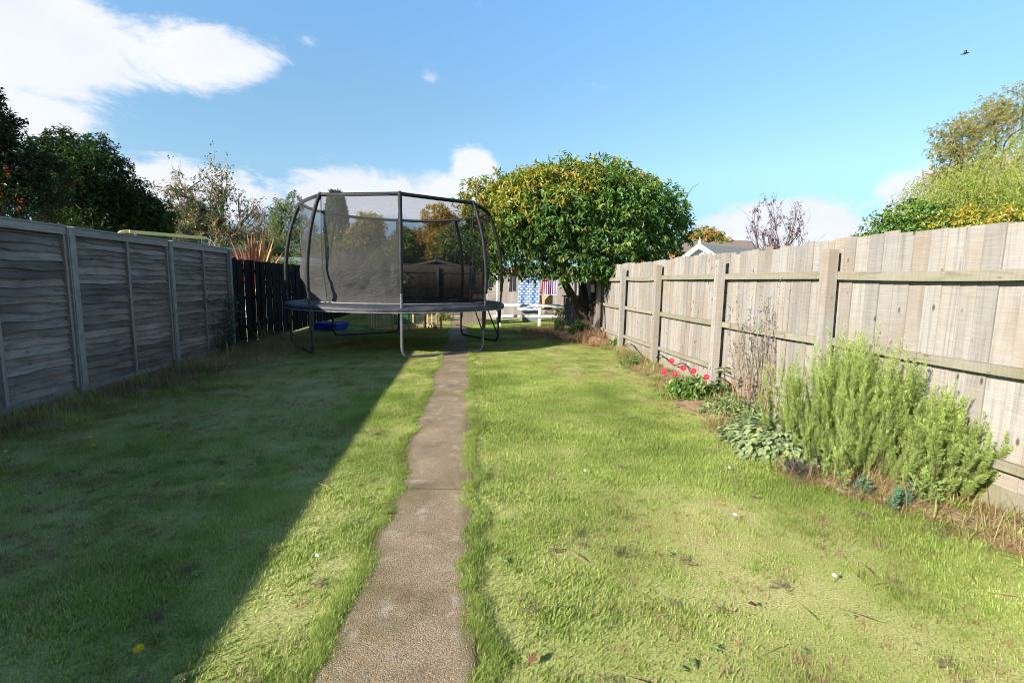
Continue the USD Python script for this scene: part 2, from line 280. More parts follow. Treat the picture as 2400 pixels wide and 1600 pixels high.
# lines of the two long fences and of the planting bed
def right_x(y): return 3.45 - 0.1 * y
def left_x(y): return -4.45 - 0.105 * y
_be = np.array([(-1.0, 2.95), (1.5, 2.85), (2.36, 2.72), (2.82, 2.56), (3.05, 2.34), (3.32, 2.2), (3.6, 2.06), (4.41, 2.10), (4.8, 2.12), (5.5, 1.95), (6.2, 1.98), (6.6, 2.02), (7.2, 2.1), (7.8, 1.93), (8.6, 2.05), (9.6, 2.2), (10.4, 2.0), (11.2, 1.75), (12.0, 1.2), (13.2, 0.9), (14.2, 1.3), (15, 2.0)])
def bed_x(y): return np.interp(y, _be[:, 0], _be[:, 1])

rough("straw_soil", (0.10, 0.06, 0.035), (0.27, 0.18, 0.1), 7.0, 0.95, 0.9, bumpscale=45, dist=0.04, c3=(0.36, 0.27, 0.16))
by = np.arange(-1, 15.01, 0.125)
bl = bed_x(by) + 0.10 * (meshkit.noise(np.stack([by * 5, by * 0, by * 0], -1)) - 0.5); br = right_x(by) + 0.02
nb = 9; t = np.linspace(0, 1, nb)[None]
BX = bl[:, None] * (1 - t) + br[:, None] * t; BY = np.repeat(by[:, None], nb, 1)
BZ = 0.004 + 0.05 * np.sin(np.pi * np.clip(t * 1.2, 0, 1)) * meshkit.fbm(np.stack([BX * 3, BY * 3, BX * 0], -1)) + (0.22 * np.exp(-(((BX - 2.1) / 0.6) ** 2 + ((BY - 12.9) / 1.0) ** 2)) + 0.13 * np.exp(-(((BX - 2.0) / 0.45) ** 2 + ((BY - 11.7) / 0.7) ** 2))) * np.sin(np.pi * np.clip(t * 1.6, 0, 0.5))
ii = np.arange(BX.size).reshape(BX.shape)
solo("flower_bed", (np.stack([BX, BY, BZ], -1).reshape(-1, 3), np.stack([ii[:-1, :-1], ii[:-1, 1:], ii[1:, 1:], ii[1:, :-1]], -1).reshape(-1, 4)), "straw_soil", kind="structure")
# bare strip and dug hole along the left fence
ly = np.arange(0, 12.01, 0.25); lw = 0.22 + 0.75 * meshkit.noise(np.stack([ly * 1.3, ly * 0 + 3, ly * 0], -1)) * np.clip((ly - 3.5) / 3, 0.35, 1)
LX = np.stack([left_x(ly) - 0.05, left_x(ly) + lw * 0.5, left_x(ly) + lw], 1); LY = np.repeat(ly[:, None], 3, 1); LZ = np.array([[0.045, 0.03, 0.004]]) + LX * 0
ii = np.arange(LX.size).reshape(LX.shape)
solo("bare_soil_strip", (np.stack([LX, LY, LZ], -1).reshape(-1, 3), np.stack([ii[:-1, :-1], ii[:-1, 1:], ii[1:, 1:], ii[1:, :-1]], -1).reshape(-1, 4)), "soil", kind="structure")

# ---- grass
def grass_mat(name, ramp, trans=0.4):
    n = {"g": ("geometry", {}), "n": ("noise_texture", {"scale": 1.25, "detail": 5.0, "roughness": 0.6}), "mr": ("math", {"math_type": "multiply_add", "value2": 0.5, "value3": -0.25}),
         "n2": ("noise_texture", {"scale": 0.42, "detail": 3.0}), "m2": ("math", {"math_type": "multiply_add", "value2": 0.8, "value3": -0.4}),
         "a": ("math", {"math_type": "add"}), "a2": ("math", {"math_type": "add"}), "n1m": ("math", {"math_type": "multiply_add", "value2": 1.5, "value3": -0.25}),
         "r": ("rgb_ramp", {"ramp": ramp}), "p": ("principled_bsdf", {"roughness": 0.5, "specular_ior_level": 0.3}), "t": ("translucent_bsdf", {}), "x": ("mix_closure", {"fac": trans}), "hs": ("hsv", {"value": 1.35, "saturation": 1.1})}
    L = [("g.position", "n.vector"), ("g.position", "n2.vector"), ("n.fac", "n1m.value1"), ("g.random_per_island", "mr.value1"), ("n2.fac", "m2.value1"), ("n1m.value", "a.value1"), ("mr.value", "a.value2"), ("a.value", "a2.value1"), ("m2.value", "a2.value2"),
         ("a2.value", "r.fac"), ("r.color", "p.base_color"), ("r.color", "hs.color"), ("hs.color", "t.color"), ("p.BSDF", "x.closure1"), ("t.BSDF", "x.closure2")]
    mat(name, n, L, "x.closure")
grass_mat("grass", [(0.08, (0.20, 0.265, 0.055)), (0.34, (0.31, 0.38, 0.095)), (0.53, (0.42, 0.455, 0.155)), (0.68, (0.56, 0.53, 0.27)), (0.84, (0.68, 0.61, 0.4))])
grass_mat("dry_grass", [(0.1, (0.22, 0.15, 0.07)), (0.5, (0.36, 0.27, 0.14)), (0.9, (0.46, 0.38, 0.22))], 0.25)

def blades(rng, n, rad, h, w, lean, flat=0.0):
    th = rng.uniform(0, 2 * np.pi, n); r = rad * np.abs(rng.normal(0, 0.62, n))
    B = np.stack([r * np.cos(th), r * np.sin(th), np.zeros(n) - 0.004], 1)
    az = rng.uniform(0, 2 * np.pi, n); le = np.clip(rng.normal(lean, lean * 0.5, n), 0.05, 1.45)
    D = np.stack([np.cos(az) * np.sin(le), np.sin(az) * np.sin(le), np.cos(le)], 1)
    hh = h * rng.uniform(0.45, 1.25, n); s = np.stack([-np.sin(az), np.cos(az), np.zeros(n)], 1); ww = w * rng.uniform(0.7, 1.3, n)
    mid = B + D * (hh * 0.55)[:, None]; D2 = unit(D + np.stack([np.cos(az), np.sin(az), np.full(n, -0.35)], 1) * rng.uniform(0.05, 0.5, n)[:, None]); tip = mid + D2 * (hh * 0.5)[:, None]
    V = np.stack([B - s * ww[:, None] / 2, B + s * ww[:, None] / 2, mid - s * ww[:, None] * 0.4, mid + s * ww[:, None] * 0.4, tip], 1).reshape(-1, 3)
    i = np.arange(n)[:, None] * 5
    return V, np.vstack([i + [[0, 1, 3]], i + [[0, 3, 2]], i + [[2, 3, 4]]])

def instancer(path, protos, P, yaw, scale, which, label=None):
    pi = UsdGeom.PointInstancer.Define(stage, path); tag(pi.GetPrim(), label, None, None, "stuff"); rel = pi.CreatePrototypesRel()
    for nm, mesh, mt in protos:
        p = put((path, np.zeros(3)), nm, mesh, mt); rel.AddTarget(p[0])
    pi.CreateProtoIndicesAttr(Vt.IntArray.FromNumpy(np.asarray(which, np.int32)))
    pi.CreatePositionsAttr(Vt.Vec3fArray.FromNumpy(np.asarray(P, np.float32)))
    q = np.zeros((len(P), 4), np.float32); q[:, 3] = np.cos(yaw / 2); q[:, 2] = np.sin(yaw / 2)
    pi.CreateOrientationsAttr(Vt.QuathArray([Gf.Quath(float(a[3]), float(a[0]), float(a[1]), float(a[2])) for a in q]))
    pi.CreateScalesAttr(Vt.Vec3fArray.FromNumpy(np.repeat(np.asarray(scale, np.float32)[:, None], 3, 1) if np.ndim(scale) == 1 else np.asarray(scale, np.float32)))

rng = np.random.default_rng(11)
protos = [("grass_clump", blades(rng, 520, 0.22, 0.024, 0.0042, 0.7), "grass") for _ in range(4)]
protos += [("short_grass_clump", blades(rng, 560, 0.22, 0.018, 0.0042, 0.8), "grass") for _ in range(3)]
protos += [("long_grass_clump", blades(rng, 150, 0.10, 0.034, 0.0032, 0.7), "grass") for _ in range(2)]
protos += [("straw_grass_clump", blades(rng, 130, 0.2, 0.028, 0.0036, 1.0), "dry_grass") for _ in range(2)]
protos += [("fringe_clump", blades(rng, 75, 0.065, 0.026, 0.0032, 0.85), "grass") for _ in range(3)]
def in_lawn(x, y, pad=0.0):
    pth = (x > path_left(y) - 0.0 - pad) & (x < path_right(y) + 0.0 + pad)
    return (~pth) & (x < bed_x(y) - 0.05) & (x > left_x(y) + np.interp(y, ly, lw) - 0.1)
N = 17500
x = rng.uniform(-7, 3.2, N); y = 1.05 + 20 * rng.uniform(0, 1, N) ** 1.7
dens = np.clip(0.55 + 0 * y, 0, 1)
vis = np.abs(x) < 1.12 * y + 0.5
ok = in_lawn(x, y, 0.07) & vis
# equalise the density over the area: y was drawn with density ~ y**(-0.41)
ok &= rng.uniform(0, 1, N) < np.where(y < 9, 0.75 * np.clip(((y - 1.05) / 20) ** 0.41 * 1.75, 0, 1), 0.8)
x, y = x[ok], y[ok]
# a ragged fringe along both path edges
NE = 5200; ye = 1.0 + 15 * rng.uniform(0, 1, NE) ** 1.5; left = rng.uniform(0, 1, NE) < 0.5
jag = 0.13 * (meshkit.fbm(np.stack([ye * 3.6, left * 9.0, ye * 0], -1), 5) - 0.44) * 2
xe = np.where(left, path_left(ye) - 0.012 + jag - 0.06 * rng.uniform(0, 1, NE), path_right(ye) + 0.012 - jag * 0.9 + 0.06 * rng.uniform(0, 1, NE))
keep = rng.uniform(0, 1, NE) < np.clip(9 / ye, 0.3, 1); xe, ye = xe[keep], ye[keep]
lush = meshkit.fbm(np.stack([x * 0.8, y * 0.8, x * 0], -1), 4, 5); wh = np.where(lush > 0.52, rng.integers(0, 4, len(x)), rng.integers(2, 7, len(x)))
wh = np.where(rng.uniform(0, 1, len(x)) < 0.05, rng.integers(7, 9, len(x)), wh); wh = np.where(rng.uniform(0, 1, len(x)) < 0.12 + 0.4 * (lush < 0.47) + 0.2 * (x < -1.9), rng.integers(9, 11, len(x)), wh)
whe = np.where(rng.uniform(0, 1, len(xe)) < 0.25, 10, rng.integers(11, 14, len(xe)))
sc = rng.uniform(0.75, 1.2, len(x)) * np.clip(0.55 + 0.9 * lush, 0.8, 1.25); sce = rng.uniform(0.6, 1.0, len(xe)) * np.where(whe == 10, 0.4, 1)
print('grass clumps', len(x), len(xe))
instancer("/World/grass", protos, np.stack([np.r_[x, xe], np.r_[y, ye], np.r_[np.zeros(len(x)), np.full(len(xe), 0.012)]], 1), rng.uniform(0, 6.28, len(x) + len(xe)), np.r_[sc, sce], np.r_[wh, whe], "mown lawn grass with straw coloured patches either side of the path")

# ------------------------------------------------------------------ right fence: feather-edge boards, rails behind posts
ud = unit(np.array([-0.1, 1.0, 0])); nr = unit(np.array([-1.0, -0.1, 0])); zz = np.array([0, 0, 1.0])
A0 = np.array([3.45, 0.0, 0.0])
fence = Thing("board_fence", "tall pale weathered board fence with posts and three rails, rosemary growing against it", "fence", (right_x(6), 6, 0))
k = math.sqrt(1.01)
rng = np.random.default_rng(3)
s, end = -0.6, 14.6 * k
while s < end:
    w = rng.uniform(0.118, 0.142); off = rng.normal(0, 0.0025); tp = 1.825 + rng.normal(0, 0.009) + 0.012 * math.sin(s * 1.9); wob = rng.normal(0, 0.003, 4)
    thick = (0.010, 0.017); t0 = -off
    P = lambda a, tt, z_: A0 + ud * a + nr * tt + zz * z_
    bow = 0.012 * math.sin(s * 1.6)
    V = [P(s + wob[0], t0, 0.13), P(s + w + 0.012 + wob[1], t0 - 0.006, 0.13), P(s + w + 0.012 + wob[1], t0 - 0.006 - thick[0], 0.13), P(s + wob[0], t0 - thick[1], 0.13),
         P(s + wob[2], t0 + bow, tp), P(s + w + 0.012 + wob[3], t0 + bow - 0.006, tp), P(s + w + 0.012 + wob[3], t0 + bow - 0.006 - thick[0], tp), P(s + wob[2], t0 + bow - thick[1], tp)]
    m = hexa(V); m.invert() if m.volume < 0 else None
    put(fence, "board", m, "pale_board"); s += w
posts_y = [-1.1, 0.7, 2.5, 4.47, 6.41, 8.45, 10.3, 12.1, 14.0]
def bowed(a, b, t0, t1, z0, z1, sag, out=0.0, n=10):
    q = np.linspace(0, 1, n); sg = np.sin(np.pi * q)
    R = []
    for (tt, zc) in ((t0, z0), (t1, z0), (t1, z1), (t0, z1)):
        R.append(np.stack([A0 + ud * (a + (b - a) * qi) + nr * (tt + out * si) + zz * (zc - sag * si) for qi, si in zip(q, sg)]))
    V = np.stack(R, 1); ii = np.arange(n * 4).reshape(n, 4); j = [1, 2, 3, 0]
    f = np.vstack([np.stack([ii[:-1, c], ii[1:, c], ii[1:, j[c]], ii[:-1, j[c]]], -1) for c in range(4)] + [ii[:1], ii[-1:, ::-1]])
    m = trimesh.Trimesh(V.reshape(-1, 3), np.vstack([f[:, [0, 1, 2]], f[:, [0, 2, 3]]]), process=False)
    if m.volume < 0: m.invert()
    return m
for a, b in zip(posts_y[:-1], posts_y[1:]):
    for z0, z1 in ((0.265, 0.325), (0.865, 0.93), (1.475, 1.545)):
        dz = rng.normal(0, 0.006)
        put(fence, "rail", bowed(a * k + 0.003, b * k - 0.003, 0.0135, 0.052, z0 + dz, z1 + dz, rng.uniform(0.0, 0.018), rng.uniform(-0.004, 0.008)), "pale_rail")
    put(fence, "gravel_board", bowed(a * k + 0.004, b * k - 0.004, -0.03, 0.004, -0.03, 0.145, 0.0), "pale_rail")
for yy in posts_y:
    c = yy * k; ln = rng.normal(0, 0.008, 2)
    if yy == 4.47: ln = np.array([-0.035, 0.01])
    V = []
    for z_, sgn in ((-0.05, 0), (1.725 + rng.normal(0, 0.008), 1)):
        for aa, tt in ((-0.05, 0.055), (0.05, 0.055), (0.05, 0.15), (-0.05, 0.15)):
            V.append(A0 + ud * (c + aa - ln[0] * sgn) + nr * (tt + ln[1] * sgn * 0) + zz * z_)
    m = hexa(V); m.invert() if m.volume < 0 else None
    put(fence, "post", m, "pale_post")

# ------------------------------------------------------------------ left fence: lap panels between concrete posts
ul = unit(np.array([-0.105, 1.0, 0])); nl = unit(np.array([1.0, 0.105, 0])); B0 = np.array([-4.45, 0, 0]); kl = math.sqrt(1 + 0.105**2)
lap = Thing("lap_fence", "grey weathered lap panel fence with wavy slats between concrete posts", "fence", (left_x(5.5), 5.5, 0))
LP = lambda a, t_, z_: B0 + ul * a + nl * t_ + zz * z_
def lbox(a, t_, z_):
    m = obox(B0, ul, nl, zz, a, t_, z_); m.invert() if m.volume < 0 else None
    return m
ly_posts = [-3.85, -1.98, -0.11, 1.75, 3.62, 5.5, 7.38, 9.25]
rng = np.random.default_rng(8)
for i, yy in enumerate(ly_posts):
    c = yy * kl; h = 1.93
    m = join([lbox((c - 0.048, c + 0.048), (-0.05, 0.072), (-0.15, h)), lbox((c - 0.034, c + 0.034), (0.072, 0.08), (-0.15, h - 0.006))])
    put(lap, "concrete_post", m, "concrete_post")
for a, b in zip(ly_posts[:-1], ly_posts[1:]):
    s0, s1 = a * kl + 0.052, b * kl - 0.052; mid = (s0 + s1) / 2
    put(lap, "gravel_board", lbox((s0, s1), (-0.03, 0.012), (-0.12, 0.118)), "concrete_post")
    fr = put(lap, "panel_frame", lbox((s0, s1), (-0.05, -0.024), (0.12, 0.16)), "grey_batten")
    for e_ in ((s0, s0 + 0.035), (s1 - 0.035, s1)): put(fr, "batten", lbox(e_, (0.0, 0.054), (0.122, 1.842)), "grey_batten")
    put(fr, "batten", lbox((mid - 0.02, mid + 0.02), (0.004, 0.058), (0.125, 1.842)), "grey_batten")
    put(fr, "top_rail", lbox((s0, s1), (0.002, 0.060), (1.845, 1.925)), "grey_capping")
    put(fr, "capping", lbox((s0, s1), (-0.055, 0.07), (1.927, 1.945)), "grey_capping")
    z = 0.12; n = 26; q = np.linspace(s0 + 0.004, s1 - 0.004, n)
    big = a > 3 and a < 4
    while z < 1.84:
        hgt = rng.uniform(0.075, 0.10) if big else rng.uniform(0.055, 0.095); seed = rng.integers(0, 9999)
        wav = 0.032 * (meshkit.fbm(np.stack([q * 3.2, q * 0 + seed, q * 0], -1), 3) - 0.5) + 0.006 * np.sin(q * 9 + seed)
        ht = min(z + hgt + 0.045, 1.86); bulge = 0.018 * (meshkit.noise(np.stack([q * 2.5, q * 0 + seed + 7, q * 0], -1)) - 0.4)
        rows = [[LP(s_, 0.030 + b_, z + w_) for s_, w_, b_ in zip(q, wav, bulge)], [LP(s_, 0.019 + b_, z + w_ - 0.001) for s_, w_, b_ in zip(q, wav, bulge)], [LP(s_, -0.018, ht) for s_ in q], [LP(s_, -0.010 + b_ * 0.3, ht) for s_, b_ in zip(q, bulge)]]
        V = np.stack([np.array(r_) for r_ in rows], 1); ii = np.arange(n * 4).reshape(n, 4); j = [1, 2, 3, 0]
        f = np.vstack([np.stack([ii[:-1, c], ii[:-1, j[c]], ii[1:, j[c]], ii[1:, c]], -1) for c in range(4)] + [ii[:1, ::-1], ii[-1:]])
        put(fr, "slat", (V.reshape(-1, 3), f), "grey_slat"); z += hgt

# ------------------------------------------------------------------ dark picket fence further down the left side
pick = Thing("picket_fence", "near black close set picket fence with light showing through narrow gaps", "fence", (left_x(10), 10, 0))
rng = np.random.default_rng(21)
s = 9.34 * kl
while s < 19.5 * kl:
    w = rng.uniform(0.075, 0.10); top = 1.765 + rng.normal(0, 0.012); l_ = rng.normal(0, 0.006); o = rng.choice([0.0, -0.02]) + rng.normal(0, 0.002)
    V = [LP(s, o, 0.03), LP(s + w, o, 0.03), LP(s + w, o - 0.016, 0.03), LP(s, o - 0.016, 0.03), LP(s + l_, o, top), LP(s + w + l_, o, top + rng.normal(0, 0.006)), LP(s + w + l_, o - 0.016, top), LP(s + l_, o - 0.016, top)]
    m = hexa(V); m.invert() if m.volume < 0 else None
    put(pick, "picket", m, "tarred_picket"); s += w + (rng.uniform(0.004, 0.012) if rng.uniform() < 0.13 else rng.uniform(-0.012, 0.001))
for z_ in (0.35, 0.95, 1.5):
    put(pick, "rail", lbox((9.34 * kl, 19.5 * kl), (-0.09, -0.045), (z_, z_ + 0.07)), "tarred_picket")
# ------------------------------------------------------------------ trampoline
rough("black_foam", (0.008, 0.008, 0.009), (0.018, 0.018, 0.02), 22.0, 0.5, 0.7, bumpscale=60, dist=0.015, spec=0.2)
rough("galvanised", (0.06, 0.063, 0.066), (0.12, 0.123, 0.126), 12.0, 0.45, 0.1, spec=0.5)
rough("dark_tube", (0.012, 0.012, 0.013), (0.03, 0.03, 0.032), 12.0, 0.4, 0.1, spec=0.5)
rough("pad_vinyl", (0.018, 0.02, 0.028), (0.03, 0.033, 0.043), 3.5, 0.6, 0.5, bumpscale=14, dist=0.02, spec=0.3, c3=(0.055, 0.055, 0.06))
rough("pale_trim", (0.12, 0.12, 0.115), (0.27, 0.27, 0.26), 9.0, 0.6, 0.2)
rough("mat_fabric", (0.010, 0.010, 0.012), (0.02, 0.02, 0.022), 30.0, 0.8, 0.2)
def netmat(name, cover, c, slack=False):
    n = {"g": ("geometry", {}), "n": ("noise_texture", {"scale": 13.0, "detail": 7.0, "roughness": 0.7}), "mp": ("mapping", {"scale": (1, 1, 2.6)}), "r": ("map_range", {"from_min": 0.3, "from_max": 0.7, "to_min": cover - 0.1, "to_max": cover + 0.1, "clamp": True}),
         "b": ("bump", {"strength": 1.0, "distance": 0.09}), "d": ("diffuse_bsdf", {"color": c}), "t": ("translucent_bsdf", {"color": c}), "ml": ("mix_closure", {"fac": 0.4}), "tr": ("transparent_bsdf", {"color": (1, 1, 1)}), "x": ("mix_closure", {"fac": cover})}
    if slack:   # the slack cloth bunches thicker towards the bed of the trampoline
        n |= {"sz": ("separate_xyz", {}), "sm": ("map_range", {"range_type": "smoothstep", "from_min": 1.0, "from_max": 2.35, "to_min": 0.78, "to_max": cover - 0.1, "clamp": True}), "sa": ("math", {"math_type": "multiply_add", "value2": 0.2})}
    mat(name, n, [("g.position", "mp.vector"), ("mp.vector", "n.vector"), ("n.fac", "b.height"), ("b.normal", "d.normal"), ("d.BSDF", "ml.closure1"), ("t.BSDF", "ml.closure2"), ("tr.BSDF", "x.closure1"), ("ml.closure", "x.closure2")] + ([("g.position", "sz.vector"), ("sz.z", "sm.value"), ("n.fac", "sa.value1"), ("sm.result", "sa.value3"), ("sa.value", "x.fac")] if slack else []), "x.closure")
netmat("net", 0.38, (0.012, 0.012, 0.012), True); netmat("sunlit_net", 0.46, (0.15, 0.145, 0.138), True)  # second net, for sun-facing panels: sunlight painted in as a much paler colour
TC = np.array([-2.5, 10.72, 0]); TA = math.radians(-76.1)
def TP(j, r, z): a = TA + j * np.pi / 4; return TC + np.array([r * math.cos(a), r * math.sin(a), z])
tr = Thing("trampoline", "large black round trampoline with tall safety net enclosure on curved poles", "trampoline", TC)
for q in range(4):
    a, b = TP(2 * q, 2.24, 0), TP(2 * q + 1, 2.24, 0); d = unit(b - a)
    pts = [a + zz * 0.9, a + zz * 0.5, a + zz * 0.22, a + zz * 0.13 + d * 0.015, a + zz * 0.06 + d * 0.06, a + zz * 0.035 + d * 0.14, (a + b) / 2 + zz * 0.03, b + zz * 0.035 - d * 0.14, b + zz * 0.06 - d * 0.06, b + zz * 0.13 - d * 0.015, b + zz * 0.22, b + zz * 0.5, b + zz * 0.9]
    put(tr, "leg", tube(spline(pts, 60), 0.024, 8), "galvanised" if q == 0 else "dark_tube", smooth=40, label="galvanised front leg with its base tube lying across the path" if q == 0 else None)
th = np.linspace(0, 2 * np.pi, 97)
ring = lambda r, z: np.stack([TC[0] + r * np.cos(th), TC[1] + r * np.sin(th), np.full_like(th, z)], 1)
put(tr, "frame_ring", tube(ring(2.24, 0.89), 0.024, 8, False), "galvanised", smooth=40)
# pad: outer skirt, sloping top, inner edge
prof = [(2.30, 0.835), (2.315, 0.86), (2.31, 0.905), (2.27, 0.932), (2.12, 0.945), (1.97, 0.958), (1.925, 0.95), (1.92, 0.925)]
V = np.stack([ring(r, z) for r, z in prof], 1); V[..., 2] += 0.012 * (meshkit.noise(V * 3.0) - 0.5) * 2; V[-1] = V[0]
ii = np.arange(V.shape[0] * len(prof)).reshape(V.shape[0], len(prof))
pad = put(tr, "pad", (V.reshape(-1, 3), np.stack([ii[:-1, :-1], ii[1:, :-1], ii[1:, 1:], ii[:-1, 1:]], -1).reshape(-1, 4)[:, ::-1]), "pad_vinyl", smooth=50)
put(pad, "edge_trim", tube(ring(2.306, 0.832), 0.008, 6, False), "pale_trim")
put(pad, "inner_piping", tube(ring(1.945, 0.972), 0.010, 6, False), "pale_trim")
put(tr, "jumping_mat", (np.vstack([ring(1.94, 0.91)[:-1], TC + [[0, 0, 0.88]]]), np.stack([np.arange(96), (np.arange(96) + 1) % 96, np.full(96, 96)], 1)), "mat_fabric")
for j in range(8):
    pts = spline([TP(j, 2.275, 0.45), TP(j, 2.285, 0.9), TP(j, 2.305, 1.3), TP(j, 2.29, 1.75), TP(j, 2.215, 2.25), TP(j, 2.09, 2.68), TP(j, 1.985, 2.925)], 40)
    pl = put(tr, "pole", tube(pts[:12], 0.022, 8), "galvanised" if j == 0 else "dark_tube", smooth=40)
    rr = 0.036 + 0.0045 * (meshkit.noise(np.stack([np.arange(29) * 0.8, np.full(29, j * 3.1), np.zeros(29)], 1)) - 0.5) * 2
    put(pl, "foam_sleeve", tube(pts[11:], rr, 10), "black_foam", smooth=50)
    put(pl, "pole_cap", trimesh.creation.icosphere(1, 0.034).apply_translation(TP(j, 1.98, 2.935)), "black_foam", smooth=True)
tp = []
for j in range(8):
    for u_ in np.linspace(0, 1, 8, endpoint=False):
        a, b = TP(j, 1.97, 2.92), TP(j + 1, 1.97, 2.92); c = a + (b - a) * u_; rad = c - TC - [0, 0, 2.92]
        tp.append(c + unit(rad) * 0.08 * math.sin(math.pi * u_) - zz * 0.018 * math.sin(math.pi * u_))
tp.append(tp[0])
put(tr, "top_ring", tube(tp, 0.035, 8, False), "black_foam", smooth=50)
nu, nv = 31, 66
prof_z = np.linspace(0, 1, nv)
rb = np.interp(prof_z, [0, 0.06, 0.18, 0.32, 0.6, 0.9, 1.0], [1.93, 1.91, 1.93, 1.97, 1.99, 1.97, 1.965])
for j in range(8):
    u_ = np.linspace(0, 1, nu)[None]; v_ = prof_z[:, None]; r_ = rb[:, None]
    a0, a1 = TA + j * np.pi / 4, TA + (j + 1) * np.pi / 4
    ax = (1 - u_) * math.cos(a0) + u_ * math.cos(a1); ay = (1 - u_) * math.sin(a0) + u_ * math.sin(a1)
    am = a0 + (a1 - a0) * u_; wr = np.where(v_ > 0.94, 0.08, 0.02 + 0.05 * np.clip(2 * v_ - 1, 0, 1) + 0.075 * np.exp(-((v_ - 0.3) / 0.16) ** 2))   # the cloth hangs flatter than the ring between its seams
    rr = 1 + wr * np.sin(np.pi * u_)
    px, py = TC[0] + r_ * ax * rr, TC[1] + r_ * ay * rr; pz = 0.955 + (2.90 - 0.955) * v_ + 0 * u_
    wk = 0.13 * (meshkit.fbm(np.stack([px * 8 + pz * 6, py * 8, pz * 9 + j * 3], -1), 3, 11) - 0.5) * np.exp(-((v_ - 0.12) / 0.22) ** 2) + 0.38 * (meshkit.fbm(np.stack([px * 2.6 + pz * 1.6, py * 2.6, pz * 1.1 + j * 7], -1), 4, 3) - 0.5) * np.exp(-((v_ - 0.16) / 0.2) ** 2) + 0.03 * (meshkit.fbm(np.stack([px * 2, py * 2, pz + j], -1), 3) - 0.5)
    edge = np.sin(np.pi * np.clip(v_, 0, 1)) ** 0.5 * np.clip(np.sin(np.pi * u_), 0, 1) ** 0.6
    px += np.cos(am) * wk * edge; py += np.sin(am) * wk * edge
    V = np.stack([px, py, pz], -1).reshape(-1, 3); ii = np.arange(nu * nv).reshape(nv, nu); lo = 12
    f = lambda s_: np.stack([s_[:-1, :-1], s_[:-1, 1:], s_[1:, 1:], s_[1:, :-1]], -1).reshape(-1, 4)
    put(tr, "net_panel", (V, f(ii)), "sunlit_net" if j in (6, 7) else "net", smooth=True)
    put(tr, "net_seam", tube(V.reshape(nv, nu, 3)[:, 0], 0.008, 5), "dark_tube")
    st = V.reshape(nv, nu, 3)[1, 0]
    put(tr, "net_strap", beam(st, TP(j, 2.3, 1.02), 0.03, 0.006), "black_foam")

lad = Thing("trampoline_ladder", "dark metal three rung ladder leaning on the rim of the trampoline", "ladder", (-0.6, 12.5, 0))
l0, l1, l2, l3 = np.array([-0.74, 12.62, 0.0]), np.array([-0.36, 12.42, 0.0]), np.array([-1.02, 12.30, 0.86]), np.array([-0.68, 12.12, 0.86])
put(lad, "rail", tube([l0, l2], 0.016, 8), "dark_tube"); put(lad, "rail", tube([l1, l3], 0.016, 8), "dark_tube")
for q in (0.16, 0.5, 0.84):
    put(lad, "rung", beam(l0 + (l2 - l0) * q, l1 + (l3 - l1) * q, 0.045, 0.016), "dark_tube")

# ------------------------------------------------------------------ things under and behind the trampoline
plain("blue_plastic", (0.012, 0.03, 0.30), 0.35); plain("blue_ball", (0.05, 0.22, 0.62), 0.4); plain("white_paint", (0.74, 0.74, 0.70), 0.5); plain("grey_plastic", (0.14, 0.17, 0.18), 0.5); plain("green_sheet", (0.02, 0.16, 0.05), 0.5)
plain("terracotta", (0.34, 0.11, 0.05), 0.8); plain("cardboard", (0.42, 0.27, 0.13), 0.9); plain("black_plastic", (0.012, 0.012, 0.013), 0.4); plain("white_plastic", (0.7, 0.72, 0.74), 0.35)
netmat("wire_mesh", 0.16, (0.25, 0.26, 0.25))
tray = Thing("sand_tray", "deep blue plastic sand tray with pale rim beside the dark fence", "sandpit", (-5.05, 13.4, 0))
c_ = np.array([-5.05, 13.4, 0]); ux, uy = unit(np.array([0.98, -0.2, 0])), unit(np.array([0.2, 0.98, 0]))
V = [c_ + ux * a * s_ + uy * b * s_ + zz * z_ for z_, s_ in ((0.01, 0.9), (0.19, 1.0)) for a, b in ((-0.36, -0.34), (0.36, -0.34), (0.36, 0.34), (-0.36, 0.34))]
put(tray, "lid", hexa(V), "blue_plastic")
for a, b in (((-0.38, -0.36), (0.38, -0.36)), ((0.38, -0.36), (0.38, 0.36)), ((0.38, 0.36), (-0.38, 0.36)), ((-0.38, 0.36), (-0.38, -0.36))):
    put(tray, "rim", beam(c_ + ux * a[0] + uy * a[1] + zz * 0.2, c_ + ux * b[0] + uy * b[1] + zz * 0.2, 0.03, 0.02), "blue_plastic")
# rabbit run
run = Thing("pet_run", "yellow timber framed wire pet run on the grass behind the trampoline", "pet run", (-2.9, 13.5, 0))
P0, P1 = np.array([-3.72, 13.15, 0]), np.array([-2.02, 13.68, 0]); B_ = np.array([-0.62, 1.35, 0])
cor = [P0, P1, P1 + B_, P0 + B_]; hR = 0.52
for q in range(4):
    a, b = cor[q], cor[(q + 1) % 4]; nseg = 4 if q % 2 == 0 else 3
    put(run, "bottom_rail", beam(a + zz * 0.03, b + zz * 0.03, 0.035, 0.05), "yellow_timber"); put(run, "top_rail", beam(a + zz * (hR - 0.025), b + zz * (hR - 0.025), 0.037, 0.052), "yellow_timber")
    for t_ in np.linspace(0, 1, nseg, endpoint=False):
        c = a + (b - a) * t_
        put(run, "upright", beam(c + zz * 0.0, c + zz * hR, 0.045, 0.045, (1, 0, 0)), "yellow_timber")
    put(run, "wire_panel", trimesh.Trimesh([a + zz * 0.05, b + zz * 0.05, b + zz * 0.49, a + zz * 0.49], [[0, 1, 2], [0, 2, 3]], process=False), "wire_mesh")
put(run, "cover_sheet", beam(cor[3] + (cor[2] - cor[3]) * 0.42 + zz * 0.27, cor[3] + (cor[2] - cor[3]) * 0.72 + zz * 0.27, 0.012, 0.44), "green_sheet")
